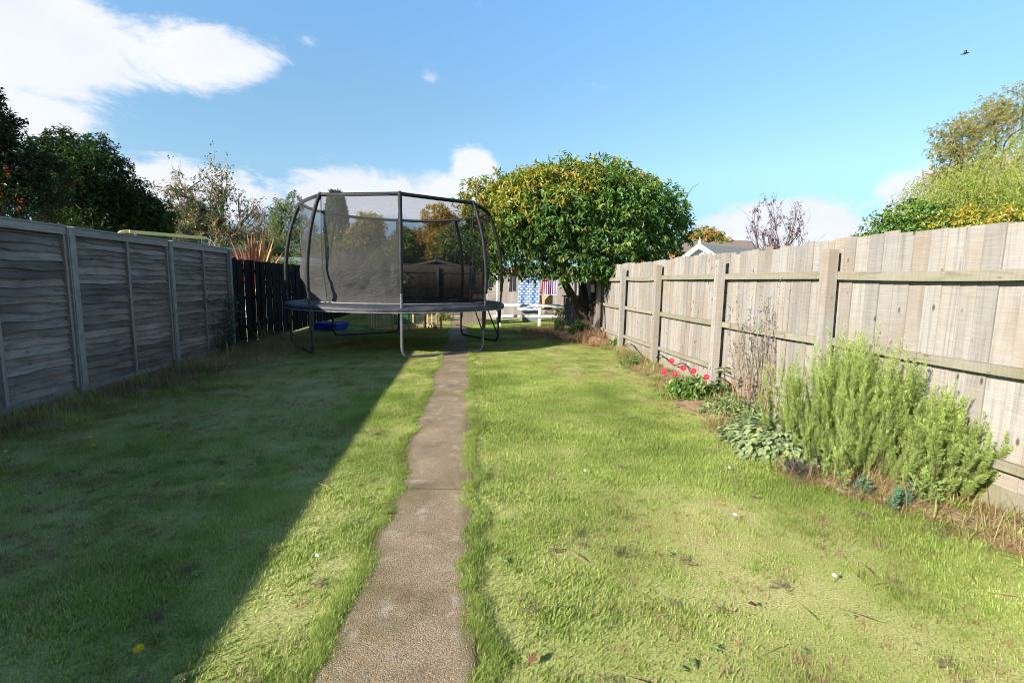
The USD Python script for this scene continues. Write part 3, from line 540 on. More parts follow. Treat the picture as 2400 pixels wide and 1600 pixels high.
solo("ball", trimesh.creation.icosphere(3, 0.085).apply_translation((-3.18, 13.75, 0.088)), "blue_ball", "light blue ball lying inside the wire pet run", "ball", smooth=True)
a_ = np.linspace(0, np.pi, 24)
pt = Thing("pet_tunnel", "white hoop arches of a small tunnel inside the pet run", "tunnel", (-2.55, 13.9, 0))
put(pt, "hoop", tube(np.stack([-2.62 + 0.11 * np.cos(a_), 13.82 + 0 * a_, 0.02 + 0.16 * np.sin(a_)], 1), 0.012, 6), "white_plastic"); put(pt, "hoop", tube(np.stack([-2.44 + 0.10 * np.cos(a_), 14.0 + 0 * a_, 0.02 + 0.19 * np.sin(a_)], 1), 0.02, 6), "white_plastic")
bk = np.linspace(0, np.pi, 14); V = np.stack([np.stack([-2.36 + 0.1 * np.cos(bk), 14.05 + 0.12 * k_ + 0 * bk, 0.01 + 0.17 * np.sin(bk)], 1) for k_ in (0, 1, 2)], 0); ii = np.arange(42).reshape(3, 14)
solo("dark_shelter", (V.reshape(-1, 3), np.stack([ii[:-1, :-1], ii[:-1, 1:], ii[1:, 1:], ii[1:, :-1]], -1).reshape(-1, 4)), "black_plastic", "low black arched shelter at the end of the pet tunnel", "pet shelter", smooth=True)

# white post and rail fence
wf = Thing("white_rail_fence", "low white painted post and rail fence in front of the washing", "fence", (0.4, 15.5, 0))
w0, w1, w2, w3 = (np.array(p) for p in ((-0.42, 15.35, 0), (0.86, 15.45, 0), (2.1, 15.55, 0), (-0.6, 15.33, 0)))
for p in (w0, w1, w2):
    put(wf, "post", beam(p - zz * 0.05, p + zz * 0.74, 0.085, 0.085, (0, 1, 0)), "white_paint")
for z_ in (0.335, 0.675):
    put(wf, "rail", beam(w3 + [0, -0.06, z_], w1 + [0, -0.06, z_], 0.022, 0.085), "white_paint"); put(wf, "rail", beam(w1 + [0.003, -0.06, z_], w2 + [0, -0.06, z_], 0.022, 0.085), "white_paint")

# ------------------------------------------------------------------ back of the garden
rough("gravel", (0.25, 0.21, 0.17), (0.42, 0.37, 0.31), 40.0, 0.95, 0.8, bumpscale=60, dist=0.02)
solo("patio", (np.array([[-4.5, 18.3, 0.006], [3.4, 18.0, 0.006], [3.4, 25, 0.006], [-4.5, 25, 0.006]]), np.array([[0, 1, 2, 3]])), "gravel", kind="structure")
bf = Thing("back_fence", "brown board fence with grey posts closing the end of the garden", "fence", (-3.0, 20, 0))
rng = np.random.default_rng(31); x_ = -5.0
while x_ < -1.2:
    w = rng.uniform(0.12, 0.16); o = rng.normal(0, 0.003)
    put(bf, "board", obox((x_, 20 + o, 0), (1, 0, 0), (0, 1, 0), zz, (0, w - 0.004), (0, 0.016), (0.05, 2.02 + rng.normal(0, 0.008))), "old_board"); x_ += w
for z_ in (0.4, 1.1, 1.72): put(bf, "rail", obox((-5, 20, z_), (1, 0, 0), (0, 1, 0), zz, (0, 3.8), (-0.045, -0.004), (0, 0.075)), "old_board")
for px in (-4.9, -3.07, -1.3): put(bf, "post", obox((px, 20, 0), (1, 0, 0), (0, 1, 0), zz, (-0.05, 0.05), (-0.15, -0.047), (-0.05, 1.95)), "concrete_post")
put(bf, "capping", obox((-5, 20, 2.035), (1, 0, 0), (0, 1, 0), zz, (0, 3.8), (-0.02, 0.035), (0, 0.03)), "old_board")
rough("roof_felt", (0.10, 0.115, 0.11), (0.17, 0.185, 0.175), 8.0, 0.9, 0.4, bumpscale=80, dist=0.01); rough("roof_brown", (0.13, 0.10, 0.085), (0.2, 0.16, 0.135), 6.0, 0.9, 0.4, stretch=(1, 1, 6)); rough("dark_felt", (0.03, 0.03, 0.032), (0.06, 0.06, 0.06), 8.0, 0.9, 0.3)
sh = Thing("garden_shed", "low pitched dark roofed shed beyond the back fence", "shed", (-3.4, 22.5, 0))
put(sh, "wall", obox((-3.4, 22.5, 0), (1, 0, 0), (0, 1, 0), zz, (-1.0, 1.0), (-0.7, 1.2), (0, 2.05)), "old_board")
g_ = np.array([[-4.5, 21.65, 2.05], [-3.4, 21.65, 2.3], [-2.3, 21.65, 2.05]])
for a, b in ((g_[0], g_[1]), (g_[1], g_[2])):
    m = hexa([a, b, b + [0, 2.2, 0], a + [0, 2.2, 0], a + zz * 0.05, b + zz * 0.05, b + [0, 2.2, 0.05], a + [0, 2.2, 0.05]]); m.invert() if m.volume < 0 else None
    put(sh, "roof", m, "dark_felt"); put(sh, "bargeboard", beam(a + [0, -0.025, 0], b + [0, -0.025, 0], 0.02, 0.1), "old_board")
# grey lap fence and logs at the right of the patio
gf_ = Thing("grey_fence", "silver grey upright board fence behind the washing line", "fence", (0.8, 20, 0))
x_ = -1.15
while x_ < 3.0:
    w = rng.uniform(0.11, 0.15)
    put(gf_, "board", obox((x_, 20.2 + rng.normal(0, 0.004), 0), (1, 0, 0), (0, 1, 0), zz, (0, w - 0.006), (0, 0.018), (0.04, 2.02 + rng.normal(0, 0.012))), "silver_board"); x_ += w
for px in (-1.1, 0.72, 2.5): put(gf_, "post", obox((px, 20.2, 0), (1, 0, 0), (0, 1, 0), zz, (-0.045, 0.045), (-0.1, -0.004), (-0.05, 1.95)), "silver_board")
sl = Thing("sleeper_stack", "stack of old horizontal timber sleepers beside the trampoline net", "timber stack", (-0.75, 18.6, 0))
for k_ in range(7): put(sl, "sleeper", obox((-0.75, 18.6, 0), (1, 0, 0), (0, 1, 0), zz, (-0.5 + 0.02 * (k_ % 3), 0.38 + 0.03 * (k_ % 2)), (0, 0.2), (k_ * 0.17 + 0.004, k_ * 0.17 + 0.165)), "silver_board")
# bird table
bt = Thing("bird_table", "wooden bird table with pitched roof seen through the trampoline net", "bird table", (-3.85, 17, 0))
b_ = np.array([-3.85, 17, 0])
put(bt, "post", beam(b_ - zz * 0.05, b_ + zz * 1.25, 0.07, 0.07, (0, 1, 0)), "old_board"); put(bt, "tray", obox(b_, (1, 0, 0), (0, 1, 0), zz, (-0.24, 0.24), (-0.2, 0.2), (1.255, 1.29)), "old_board")
for s_ in (-1, 1):
    put(bt, "roof", hexa([b_ + [0, -0.26, 1.68], b_ + [s_ * 0.36, -0.26, 1.46], b_ + [s_ * 0.36, 0.26, 1.46], b_ + [0, 0.26, 1.68], b_ + [0, -0.26, 1.71], b_ + [s_ * 0.36, -0.26, 1.485], b_ + [s_ * 0.36, 0.26, 1.485], b_ + [0, 0.26, 1.71]]), "dark_felt")
    put(bt, "bargeboard", beam(b_ + [0, -0.272, 1.69], b_ + [s_ * 0.37, -0.272, 1.465], 0.012, 0.035), "pale_trim")
    for yy in (-0.17, 0.17): put(bt, "roof_support", beam(b_ + [s_ * 0.2, yy, 1.295], b_ + [s_ * 0.2, yy, 1.545], 0.03, 0.03, (0, 1, 0)), "yellow_timber")
solo("feeder_cup", trimesh.creation.cylinder(0.07, 0.09).apply_translation((-3.72, 16.86, 1.338)), "white_plastic", "pale cup standing on the tray of the bird table", "cup")
solo("plant_pot", trimesh.creation.revolve([(0, 0), (0.13, 0), (0.19, 0.27), (0.215, 0.27), (0.215, 0.33), (0.18, 0.33), (0.16, 0.1), (0, 0.1)], sections=20).apply_translation((-1.48, 16.6, 0.62)), "terracotta", "orange terracotta pot showing beyond the trampoline rim", "plant pot", smooth=40)
pst = Thing("pot_stand", "old timber block stand under the terracotta pot", "stand", (-1.4, 16.5, 0))
put(pst, "block", obox((-1.45, 16.55, 0), (1, 0, 0), (0, 1, 0), zz, (-0.3, 0.3), (-0.2, 0.25), (0, 0.56)), "old_board"); put(pst, "top", obox((-1.45, 16.55, 0), (1, 0, 0), (0, 1, 0), zz, (-0.33, 0.33), (-0.23, 0.28), (0.563, 0.615)), "old_board")
lidb = Thing("white_cold_frame", "small white lidded box with sloping top beyond the trampoline rim", "box", (-1.1, 15.95, 0))
q_ = np.array([-1.08, 15.95, 0])
put(lidb, "base", obox(q_, (1, 0, 0), (0, 1, 0), zz, (-0.2, 0.2), (-0.2, 0.2), (0, 0.78)), "old_board")
put(lidb, "sloping_lid", hexa([q_ + [-0.24, -0.24, 0.785], q_ + [0.24, -0.24, 0.785], q_ + [0.24, 0.24, 0.785], q_ + [-0.24, 0.24, 0.785], q_ + [-0.24, -0.24, 0.83], q_ + [0.24, -0.24, 0.83], q_ + [0.24, 0.24, 0.98], q_ + [-0.24, 0.24, 0.98]]), "white_plastic")

# ------------------------------------------------------------------ washing line
def clothmat(name, kind):
    if kind == "whale":
        n = {"g": ("geometry", {}), "sp": ("separate_xyz", {}), "fl": ("math", {"math_type": "multiply", "value2": 11.5}), "rw": ("math", {"math_type": "floor"}), "of": ("math", {"math_type": "multiply", "value2": 0.5}), "cx": ("math", {"math_type": "multiply_add", "value2": 6.4}),
             "fx": ("math", {"math_type": "fraction"}), "fz": ("math", {"math_type": "fraction"}), "ax": ("math", {"math_type": "subtract", "value2": 0.5}), "az": ("math", {"math_type": "subtract", "value2": 0.5}), "sx": ("math", {"math_type": "multiply", "value2": 1.0}), "sz": ("math", {"math_type": "multiply", "value2": 1.25}),
             "c": ("combine_xyz", {}), "l": ("vector_math", {"math_type": "length"}), "nz": ("noise_texture", {"scale": 24.0, "detail": 3.0}), "ad": ("math", {"math_type": "multiply_add", "value2": 0.35}),
             "r": ("rgb_ramp", {"ramp": [(0.0, (0.56, 0.58, 0.62)), (0.50, (0.56, 0.58, 0.62)), (0.56, (0.075, 0.15, 0.42)), (1.0, (0.075, 0.15, 0.42))]}), "p": ("principled_bsdf", {"roughness": 0.9, "specular_ior_level": 0.1})}
        L = [("g.position", "sp.vector"), ("sp.z", "fl.value1"), ("fl.value", "rw.value1"), ("rw.value", "of.value1"), ("sp.x", "cx.value1"), ("of.value", "cx.value3"), ("cx.value", "fx.value1"), ("fl.value", "fz.value1"), ("fx.value", "ax.value1"), ("fz.value", "az.value1"),
             ("ax.value", "sx.value1"), ("az.value", "sz.value1"), ("sx.value", "c.x"), ("sz.value", "c.y"), ("c.vector", "l.vector1"), ("g.position", "nz.vector"), ("nz.fac", "ad.value1"), ("l.value", "ad.value3"), ("ad.value", "r.fac"), ("r.color", "p.base_color")]
    else:
        n = {"g": ("geometry", {}), "sp": ("separate_xyz", {}), "m": ("math", {"math_type": "multiply", "value2": 13.5}), "f": ("math", {"math_type": "fraction"}), "lt": ("math", {"math_type": "less_than", "value2": 0.36}),
             "gr": ("map_range", {"from_min": 1.08, "from_max": 1.22, "clamp": True}), "x": ("mix_color", {"a": (0.40, 0.03, 0.06), "b": (0.06, 0.012, 0.11)}), "y": ("mix_color", {"b": (0.52, 0.48, 0.5)}), "p": ("principled_bsdf", {"roughness": 0.9, "specular_ior_level": 0.1})}
        L = [("g.position", "sp.vector"), ("sp.x", "m.value1"), ("m.value", "f.value1"), ("f.value", "lt.value1"), ("sp.x", "gr.value"), ("gr.result", "x.fac"), ("lt.value", "y.fac"), ("x.result", "y.a"), ("y.result", "p.base_color")]
    mat(name, n, L)
clothmat("whale_print", "whale"); clothmat("striped_cloth", "stripe"); plain("charcoal_cloth", (0.03, 0.035, 0.045), 0.95, 0.1); plain("line_green", (0.03, 0.16, 0.09), 0.5); plain("hem_white", (0.5, 0.52, 0.56), 0.9, 0.1)
def cloth(outline_l, outline_r, zt, zb, y, nx=16, nz=24, amp=0.03, seed=0, waves=3.0):
    """A hanging cloth between left and right edges given as functions of 0 (top) to 1 (bottom), as a thin closed sheet."""
    u_ = np.linspace(0, 1, nx)[None]; v_ = np.linspace(0, 1, nz)[:, None]
    x_ = outline_l(v_) * (1 - u_) + outline_r(v_) * u_; z_ = zt + (zb - zt) * v_ + 0 * u_
    d = amp * (0.3 + v_) * np.sin(u_ * waves * 2 * np.pi + 1.5 * v_ + seed) + 0.02 * (meshkit.fbm(np.stack([x_ * 5, z_ * 5, 0 * x_ + seed], -1), 3) - 0.5)
    Fv = np.stack([x_, y + d, z_], -1); Bv = Fv + [0, 0.012, 0]; ii = np.arange(nx * nz).reshape(nz, nx); N_ = nx * nz
    f = np.stack([ii[:-1, :-1], ii[1:, :-1], ii[1:, 1:], ii[:-1, 1:]], -1).reshape(-1, 4)
    return np.vstack([Fv.reshape(-1, 3), Bv.reshape(-1, 3)]), np.vstack([f, f[:, ::-1] + N_])
wl = Thing("washing_line", "thin washing line strung between a white pole and the tree", "washing line", (-0.4, 17, 0))
put(wl, "line", tube(spline([(-0.55, 17.1, 1.78), (0.6, 17.0, 1.74), (1.6, 16.8, 1.76), (2.2, 14.0, 1.9)], 24), 0.006, 5), "white_plastic"); put(wl, "pole", tube([(-0.55, 17.1, -0.05), (-0.55, 17.1, 1.85)], 0.025, 8), "white_plastic")
sl2 = Thing("whale_print_sleepsuit", "blue sleepsuit printed with white whales hanging on the washing line", "sleepsuit", (0.55, 17, 1.0))
sx = lambda a: (lambda v: np.interp(v, *a))
put(sl2, "body", cloth(sx(([0, 0.12, 0.3, 1.0], [0.56, 0.54, 0.52, 0.50])), sx(([0, 0.2, 1.0], [0.95, 0.93, 0.93])), 1.70, 0.50, 16.97, seed=1, amp=0.02, waves=1.3), "whale_print", smooth=True)
put(sl2, "leg", cloth(sx(([0, 0.25, 1.0], [0.42, 0.2, 0.17])), sx(([0, 1.0], [0.535, 0.50])), 1.62, 0.52, 17.02, nx=10, seed=2, amp=0.02, waves=1.0), "whale_print", smooth=True)
put(sl2, "hem", cloth(sx(([0, 1.0], [0.17, 0.19])), sx(([0, 1.0], [0.93, 0.92])), 0.515, 0.44, 16.985, nz=4, seed=1, amp=0.012, waves=2.0), "hem_white", smooth=True)
st_ = Thing("striped_towel", "red purple and white striped towel hanging on the washing line", "towel", (1.24, 16.8, 1.3))
put(st_, "cloth", cloth(sx(([0, 1.0], [0.97, 0.95])), sx(([0, 1.0], [1.5, 1.52])), 1.74, 0.99, 16.82, seed=4, amp=0.025, waves=2.0), "striped_cloth", smooth=True)
put(st_, "hem", cloth(sx(([0, 1.0], [0.95, 0.95])), sx(([0, 1.0], [1.52, 1.52])), 1.0, 0.965, 16.81, nz=3, seed=4, amp=0.02, waves=2.0), "hem_white", smooth=True)
sh_ = Thing("grey_shorts", "charcoal grey shorts hanging left of the whale print sleepsuit", "shorts", (-0.02, 17.05, 1.2))
put(sh_, "leg", cloth(sx(([0, 1.0], [-0.1, -0.14])), sx(([0, 0.3, 1.0], [0.0, -0.005, -0.02])), 1.74, 1.06, 17.06, nx=8, nz=12, seed=6, amp=0.01), "charcoal_cloth"); put(sh_, "leg", cloth(sx(([0, 0.3, 1.0], [0.003, 0.0, 0.0])), sx(([0, 1.0], [0.1, 0.12])), 1.74, 1.08, 17.04, nx=8, nz=12, seed=7, amp=0.01), "charcoal_cloth")
sd_ = Thing("grey_towel", "dark grey towel seen hanging beyond the trampoline net", "towel", (-1.4, 17, 1.5))
put(sd_, "cloth", cloth(sx(([0, 1.0], [-1.53, -1.52])), sx(([0, 1.0], [-1.3, -1.31])), 1.86, 1.2, 17.0, nx=10, nz=12, seed=9, amp=0.01), "charcoal_cloth")
bx_ = Thing("cardboard_box", "tan cardboard box standing behind the striped towel", "box", (1.23, 18, 0.0))
put(bx_, "box", obox((1.23, 18, 0), (1, 0, 0), (0, 1, 0), zz, (-0.24, 0.24), (-0.2, 0.2), (0.46, 0.98)), "cardboard"); put(bx_, "flap", hexa([(0.99, 17.8, 0.983), (1.47, 17.8, 0.983), (1.47, 17.66, 1.05), (0.99, 17.66, 1.05), (0.99, 17.8, 0.99), (1.47, 17.8, 0.99), (1.47, 17.66, 1.057), (0.99, 17.66, 1.057)]), "cardboard")
bn = Thing("bench_table", "low timber bench under the cardboard box", "bench", (1.3, 18, 0))
put(bn, "top", obox((1.3, 18, 0.41), (1, 0, 0), (0, 1, 0), zz, (-0.5, 0.75), (-0.25, 0.25), (0, 0.045)), "old_board")
for px in (-0.45, 0.7):
    for py in (-0.2, 0.2): put(bn, "leg", obox((1.3 + px, 18 + py, 0), (1, 0, 0), (0, 1, 0), zz, (-0.03, 0.03), (-0.03, 0.03), (0, 0.407)), "old_board")
tb = Thing("grey_tub", "grey plastic trough planter on the patio below the sleepsuit", "planter", (0.64, 17.3, 0))
put(tb, "trough", hexa([(0.36, 17.2, 0.02), (0.92, 17.2, 0.02), (0.92, 17.5, 0.02), (0.36, 17.5, 0.02), (0.32, 17.16, 0.36), (0.96, 17.16, 0.36), (0.96, 17.54, 0.36), (0.32, 17.54, 0.36)]), "grey_plastic"); put(tb, "rim", obox((0.64, 17.35, 0.362), (1, 0, 0), (0, 1, 0), zz, (-0.34, 0.34), (-0.21, 0.21), (0, 0.03)), "grey_plastic")
# rabbit hutch by the tree
hu = Thing("rabbit_hutch", "dark hutch with pale frame standing left of the tree trunk", "hutch", (1.75, 14.4, 0))
h0 = np.array([1.55, 14.55, 0]); hu_x = unit(np.array([0.35, -0.75, 0])); hu_y = np.array([hu_x[1] * -1, hu_x[0], 0])
plain("hutch_dark", (0.03, 0.032, 0.036), 0.7)
put(hu, "body", obox(h0, hu_x, hu_y, zz, (0.02, 0.78), (0.02, 0.48), (0.14, 0.95)), "hutch_dark")
for a in (0, 0.8):
    for b in (0, 0.5): put(hu, "leg", obox(h0, hu_x, hu_y, zz, (a - 0.015, a + 0.015), (b - 0.015, b + 0.015), (0, 1.0)), "pale_trim")
for z_ in (0.12, 0.96):
    put(hu, "rail", obox(h0, hu_x, hu_y, zz, (0.018, 0.782), (-0.012, 0.016), (z_, z_ + 0.035)), "pale_trim"); put(hu, "rail", obox(h0, hu_x, hu_y, zz, (0.018, 0.782), (0.484, 0.512), (z_, z_ + 0.035)), "pale_trim")
put(hu, "roof", obox(h0, hu_x, hu_y, zz, (-0.06, 0.86), (-0.06, 0.56), (1.003, 1.03)), "dark_felt")
# ------------------------------------------------------------------ trees
rough("bark", (0.045, 0.034, 0.026), (0.12, 0.09, 0.065), 7.0, 0.95, 0.9, stretch=(3, 3, 0.6), bumpscale=26, dist=0.03)
rough("twig", (0.16, 0.12, 0.085), (0.29, 0.23, 0.165), 9.0, 0.9)
rough("dark_twig", (0.05, 0.038, 0.03), (0.1, 0.075, 0.06), 9.0, 0.9)

def mixpal(rng, n, cols, w):
    cols = np.asarray(cols, float); w = np.asarray(w, float)
    if w.ndim == 1: i = rng.choice(len(cols), n, p=w / w.sum())
    else:
        c = np.cumsum(w / w.sum(1, keepdims=True), 1); i = (rng.uniform(0, 1, (n, 1)) > c).sum(1)
    return cols[np.clip(i, 0, len(cols) - 1)] * rng.uniform(0.8, 1.2, (n, 1)) * GAIN
GAIN = 2.0

def crown_points(rng, blobs, n, inner=0.55, squash=1.0, seed=0, bump=0.35):
    """Twig tips spread through uneven lobes, thickest near their outside."""
    B = np.array([list(b[0]) + list(b[1]) for b in blobs], float); vol = np.prod(B[:, 3:], 1) ** 0.667
    k = rng.choice(len(B), n, p=vol / vol.sum()); d = rand_dir(rng, n)
    r = inner + (1 - inner) * rng.uniform(0, 1, n) ** 0.45
    r = r * (1 + bump * (meshkit.fbm(d * 2.6 + k[:, None] * 9.7 + seed, 3) - 0.5) * 2)
    return B[k, :3] + d * B[k, 3:] * r[:, None], d, r

def lobes(rng, c, rad, n, lr):
    """Sub-lobes set around an ellipsoid, so that the outline is lumpy."""
    out = []
    for d in rand_dir(rng, n):
        if d[2] < -0.55: d[2] *= -0.4
        s_ = rng.uniform(0.55, 0.85)
        out.append((np.asarray(c) + d * np.asarray(rad) * s_, np.full(3, lr) * rng.uniform(0.75, 1.3) * [1, 1, 0.8]))
    return out

def foliage(rng, P, d, per, L, W, pal, droop=0.35, spread=0.9, along=0.5, fold=0.18, curl=0.2, jit=0.05):
    """PER leaves around each twig tip P growing along d."""
    n = len(P); ax = unit(d + rng.normal(0, 0.5, (n, 3)) + [0, 0, 0.15])
    A = np.repeat(ax, per, 0); Q = np.repeat(P, per, 0)
    dr = unit(A * along + rand_dir(rng, n * per) * spread + [0, 0, -droop])
    Q = Q - A * rng.uniform(0, 1.2, (n * per, 1)) * L + rng.normal(0, jit, (n * per, 3)) * 0.5
    up = unit(np.repeat(d, per, 0) * 0.5 + [0, 0, 1.0] + rng.normal(0, 0.45, (n * per, 3)))
    V, F_ = leaves(Q, dr, up, L * rng.uniform(0.65, 1.25, n * per), W * rng.uniform(0.75, 1.2, n * per), fold, curl)
    return V, F_, np.repeat(np.repeat(pal, per, 0) if len(pal) == n else pal, 4, 0)

def limb(rng, p, q, r0, r1, wob=0.12, n=9, sides=7):
    p, q = np.asarray(p, float), np.asarray(q, float); L = np.linalg.norm(q - p)
    c = np.linspace(0, 1, 5)[:, None]; pts = p + (q - p) * c + rng.normal(0, wob * L * 0.25, (5, 3)) * np.sin(np.pi * c)
    return tube(spline(pts, n), np.linspace(r0, r1, n), sides)

def branches(rng, base, stems, blobs, r0, per=3, forks=2, rt=0.012):
    """Limbs from the stems' ends out into each lobe of the crown."""
    ms = []
    ends = [np.asarray(s_, float) for s_ in stems]
    for c, rad in [(np.asarray(b[0]), np.asarray(b[1])) for b in blobs]:
        o = ends[int(np.argmin([np.linalg.norm(c - e) for e in ends]))]
        m_ = o + (c - o) * 0.55 + rng.normal(0, 0.1, 3); ms.append(limb(rng, o, m_, r0, r0 * 0.6, sides=5)); 
        for _ in range(per):
            t_ = c + rand_dir(rng, 1)[0] * rad * 0.85; ms.append(limb(rng, m_, t_, r0 * 0.5, rt, 0.2, 7, 4))
            for _ in range(forks):
                a = m_ + (t_ - m_) * rng.uniform(0.4, 0.8); ms.append(limb(rng, a, a + (t_ - a) * 0.6 + rng.normal(0, 0.18, 3) * np.linalg.norm(rad), r0 * 0.22, rt * 0.5, 0.2, 5, 3))
    return join(ms)

# --- the evergreen at the end of the lawn
rng = np.random.default_rng(5)
tree = Thing("evergreen_tree", "broad domed glossy leaved tree turning orange on top at the end of the pale fence", "tree", (2.0, 13.0, 0.1))
tb0 = np.array([2.0, 13.0, 0.0])
stems = [(1.25, 12.75, 1.75), (2.55, 13.2, 2.0), (1.85, 13.6, 2.2), (2.1, 12.6, 1.9)]
tm = [tube(spline([tb0, tb0 + [-0.02, 0, 0.35], (1.72, 12.92, 0.8), (1.42, 12.82, 1.3), stems[0]], 16), np.linspace(0.17, 0.085, 16), 10), tube(spline([tb0 + [0.1, 0.05, 0], tb0 + [0.12, 0.05, 0.4], (2.25, 13.1, 1.1), stems[1]], 14), np.linspace(0.16, 0.08, 14), 10),
      tube(spline([tb0 + [0, 0.1, 0.1], (1.98, 13.2, 0.8), (1.9, 13.4, 1.5), stems[2]], 14), np.linspace(0.14, 0.07, 14), 9), tube(spline([tb0 + [0.08, -0.05, 0.05], (2.12, 12.9, 0.7), (2.15, 12.75, 1.3), stems[3]], 14), np.linspace(0.11, 0.06, 14), 9)]
put(tree, "trunk", join(tm), "bark", smooth=60)
bl = lobes(rng, (1.75, 12.9, 3.3), (2.35, 1.95, 1.15), 34, 0.85) + [((0.0, 12.5, 2.15), (0.85, 0.7, 0.7)), ((-0.35, 12.9, 2.9), (0.75, 0.8, 1.0)), ((-0.55, 12.6, 3.5), (0.7, 0.7, 0.7)), ((1.75, 11.6, 1.8), (0.8, 0.6, 0.5)), ((0.85, 12.0, 2.0), (0.75, 0.6, 0.5)), ((3.6, 12.6, 2.75), (0.95, 0.9, 0.75)), ((0.5, 11.7, 2.9), (0.9, 0.6, 0.8)), ((1.5, 11.3, 2.75), (0.95, 0.6, 0.75)),
      ((3.0, 11.9, 2.45), (0.85, 0.6, 0.6)), ((2.4, 11.4, 2.5), (0.8, 0.6, 0.7)), ((2.4, 11.8, 1.75), (0.45, 0.45, 0.5)), ((4.0, 13.0, 3.3), (0.75, 0.8, 0.9)), ((1.7, 13, 4.15), (1.7, 1.4, 0.55)), ((2.9, 12.7, 4.05), (1.0, 1.0, 0.6)), ((0.5, 12.7, 3.75), (1.0, 1.0, 0.7)), ((3.4, 11.9, 3.4), (0.8, 0.6, 0.7)), ((2.4, 11.4, 3.5), (0.9, 0.6, 0.7)), ((0.9, 11.5, 3.6), (0.9, 0.6, 0.7))]
bl = [((np.asarray(c_)[0] * 1.04 - 0.27, np.asarray(c_)[1], 1.3 + (np.asarray(c_)[2] - 1.3) * 0.91), r_) for c_, r_ in bl]
put(tree, "branches", branches(rng, tb0, stems, bl, 0.05, 2, 2), "bark")
P, d, r = crown_points(rng, bl, 13500, 0.5, seed=2, bump=0.55)
hide = (((P[:, 0] - 1.75) / 2.2) ** 2 + ((P[:, 1] - 13.2) / 1.6) ** 2 + ((P[:, 2] - 2.4) / 1.0) ** 2 < 0.7); P, d = P[~hide], d[~hide]
low = P[:, 2] > 1.15 + 0.3 * (np.abs(P[:, 0] - 1.7) < 0.5); P, d = P[low], d[low]
aut = np.clip((P[:, 2] - 2.75) / 1.6 + np.clip((1.2 - P[:, 0]) * 0.32, -0.55, 0.45) + 1.7 * (meshkit.fbm(P * 0.9, 3, 4) - 0.5), 0, 1) * (P[:, 2] > 1.9)
redw = np.clip((P[:, 2] - 4.15) * 1.3, 0, 1)
aut = aut * aut * (3 - 2 * aut)
W = np.stack([(1 - aut) * 0.7, 0.6 * (1 - aut) + 0.2 * aut, 0.15 + 0.45 * aut, 0.5 * aut, 0.22 * aut * (0.3 + redw), 0.001 + 0.14 * redw * aut], 1)
pal = mixpal(rng, len(P), [(0.04, 0.083, 0.02), (0.072, 0.13, 0.027), (0.13, 0.155, 0.028), (0.19, 0.165, 0.03), (0.22, 0.12, 0.04), (0.26, 0.05, 0.04)], W)
V, F_, T = foliage(rng, P, d, 8, 0.135, 0.056, pal, 0.45, 0.95)
put(tree, "crown", (V, F_), "glossy_leaf", T)

# --- generic leafy trees
def leafy(name, label, base, r_tr, blobs, n, per, L, W, cols, wts, mt="leaf", cat="tree", group=None, seed=0, droop=0.3, bark_="bark", inner=0.5, twigs=True, weightfn=None, spread=0.9, along=0.5):
    rng = np.random.default_rng(seed); t = Thing(name, label, cat, base, group)
    top = np.mean([np.asarray(b[0]) for b in blobs], 0); b0 = np.asarray(base, float)
    fork = b0 + (top - b0) * 0.55
    put(t, "trunk", tube(spline([b0, b0 + (fork - b0) * 0.5 + rng.normal(0, 0.08, 3), fork], 10), np.linspace(r_tr, r_tr * 0.6, 10), 8), bark_, smooth=60)
    if twigs: put(t, "branches", branches(rng, b0, [fork], blobs, r_tr * 0.4, 2, 1), bark_)
    P, d, r = crown_points(rng, blobs, n, inner, seed=seed)
    pal = mixpal(rng, len(P), cols, wts if weightfn is None else weightfn(P))
    V, F_, T = foliage(rng, P, d, per, L, W, pal, droop, spread, along)
    put(t, "crown", (V, F_), mt, T)
    return t
R_ = np.random.default_rng(77)
# left: holly and a big dark laurel-like tree behind the lap fence
hl = leafy("holly_tree", "dark holly tree with scattered red berries at the left edge above the lap fence", (-9.2, 8.6, 0), 0.12,
      lobes(R_, (-9.25, 8.7, 2.95), (1.0, 1.05, 1.3), 12, 0.6) + [((-9.05, 8.6, 3.98), (0.5, 0.6, 0.6)), ((-8.7, 8.6, 3.3), (0.5, 0.5, 0.5))], 3600, 8, 0.075, 0.04, [(0.007, 0.015, 0.006), (0.012, 0.023, 0.008), (0.06, 0.015, 0.01)], [0.55, 0.4, 0.05], "glossy_leaf", seed=12)
plain("red_berry", (0.45, 0.02, 0.012), 0.3)
bm = []
for _ in range(12):
    c = np.array([-8.75, 8.3, 3.2]) + R_.normal(0, 1, 3) * [0.45, 0.2, 0.7]
    for _ in range(9): bm.append(trimesh.creation.icosphere(1, 0.012).apply_translation(c + R_.normal(0, 0.045, 3)))
put(hl, "berries", join(bm), "red_berry", kind="stuff")
leafy("laurel_tree", "large dark green leafy tree rising behind the middle of the lap fence", (-11.6, 14, 0), 0.2,
      lobes(R_, (-11.9, 13.8, 3.5), (1.6, 1.4, 1.5), 18, 0.75) + lobes(R_, (-11.0, 14, 3.1), (0.9, 1.1, 1.15), 10, 0.55) + [((-12.1, 13.5, 4.6), (0.45, 0.5, 0.6)), ((-11.3, 13.6, 4.7), (0.4, 0.5, 0.6)), ((-10.7, 13.9, 3.7), (0.5, 0.5, 0.5))],
      6800, 8, 0.12, 0.042, [(0.010, 0.022, 0.006), (0.017, 0.036, 0.009), (0.05, 0.075, 0.016)], [0.5, 0.4, 0.1], "glossy_leaf", seed=13, droop=0.2)
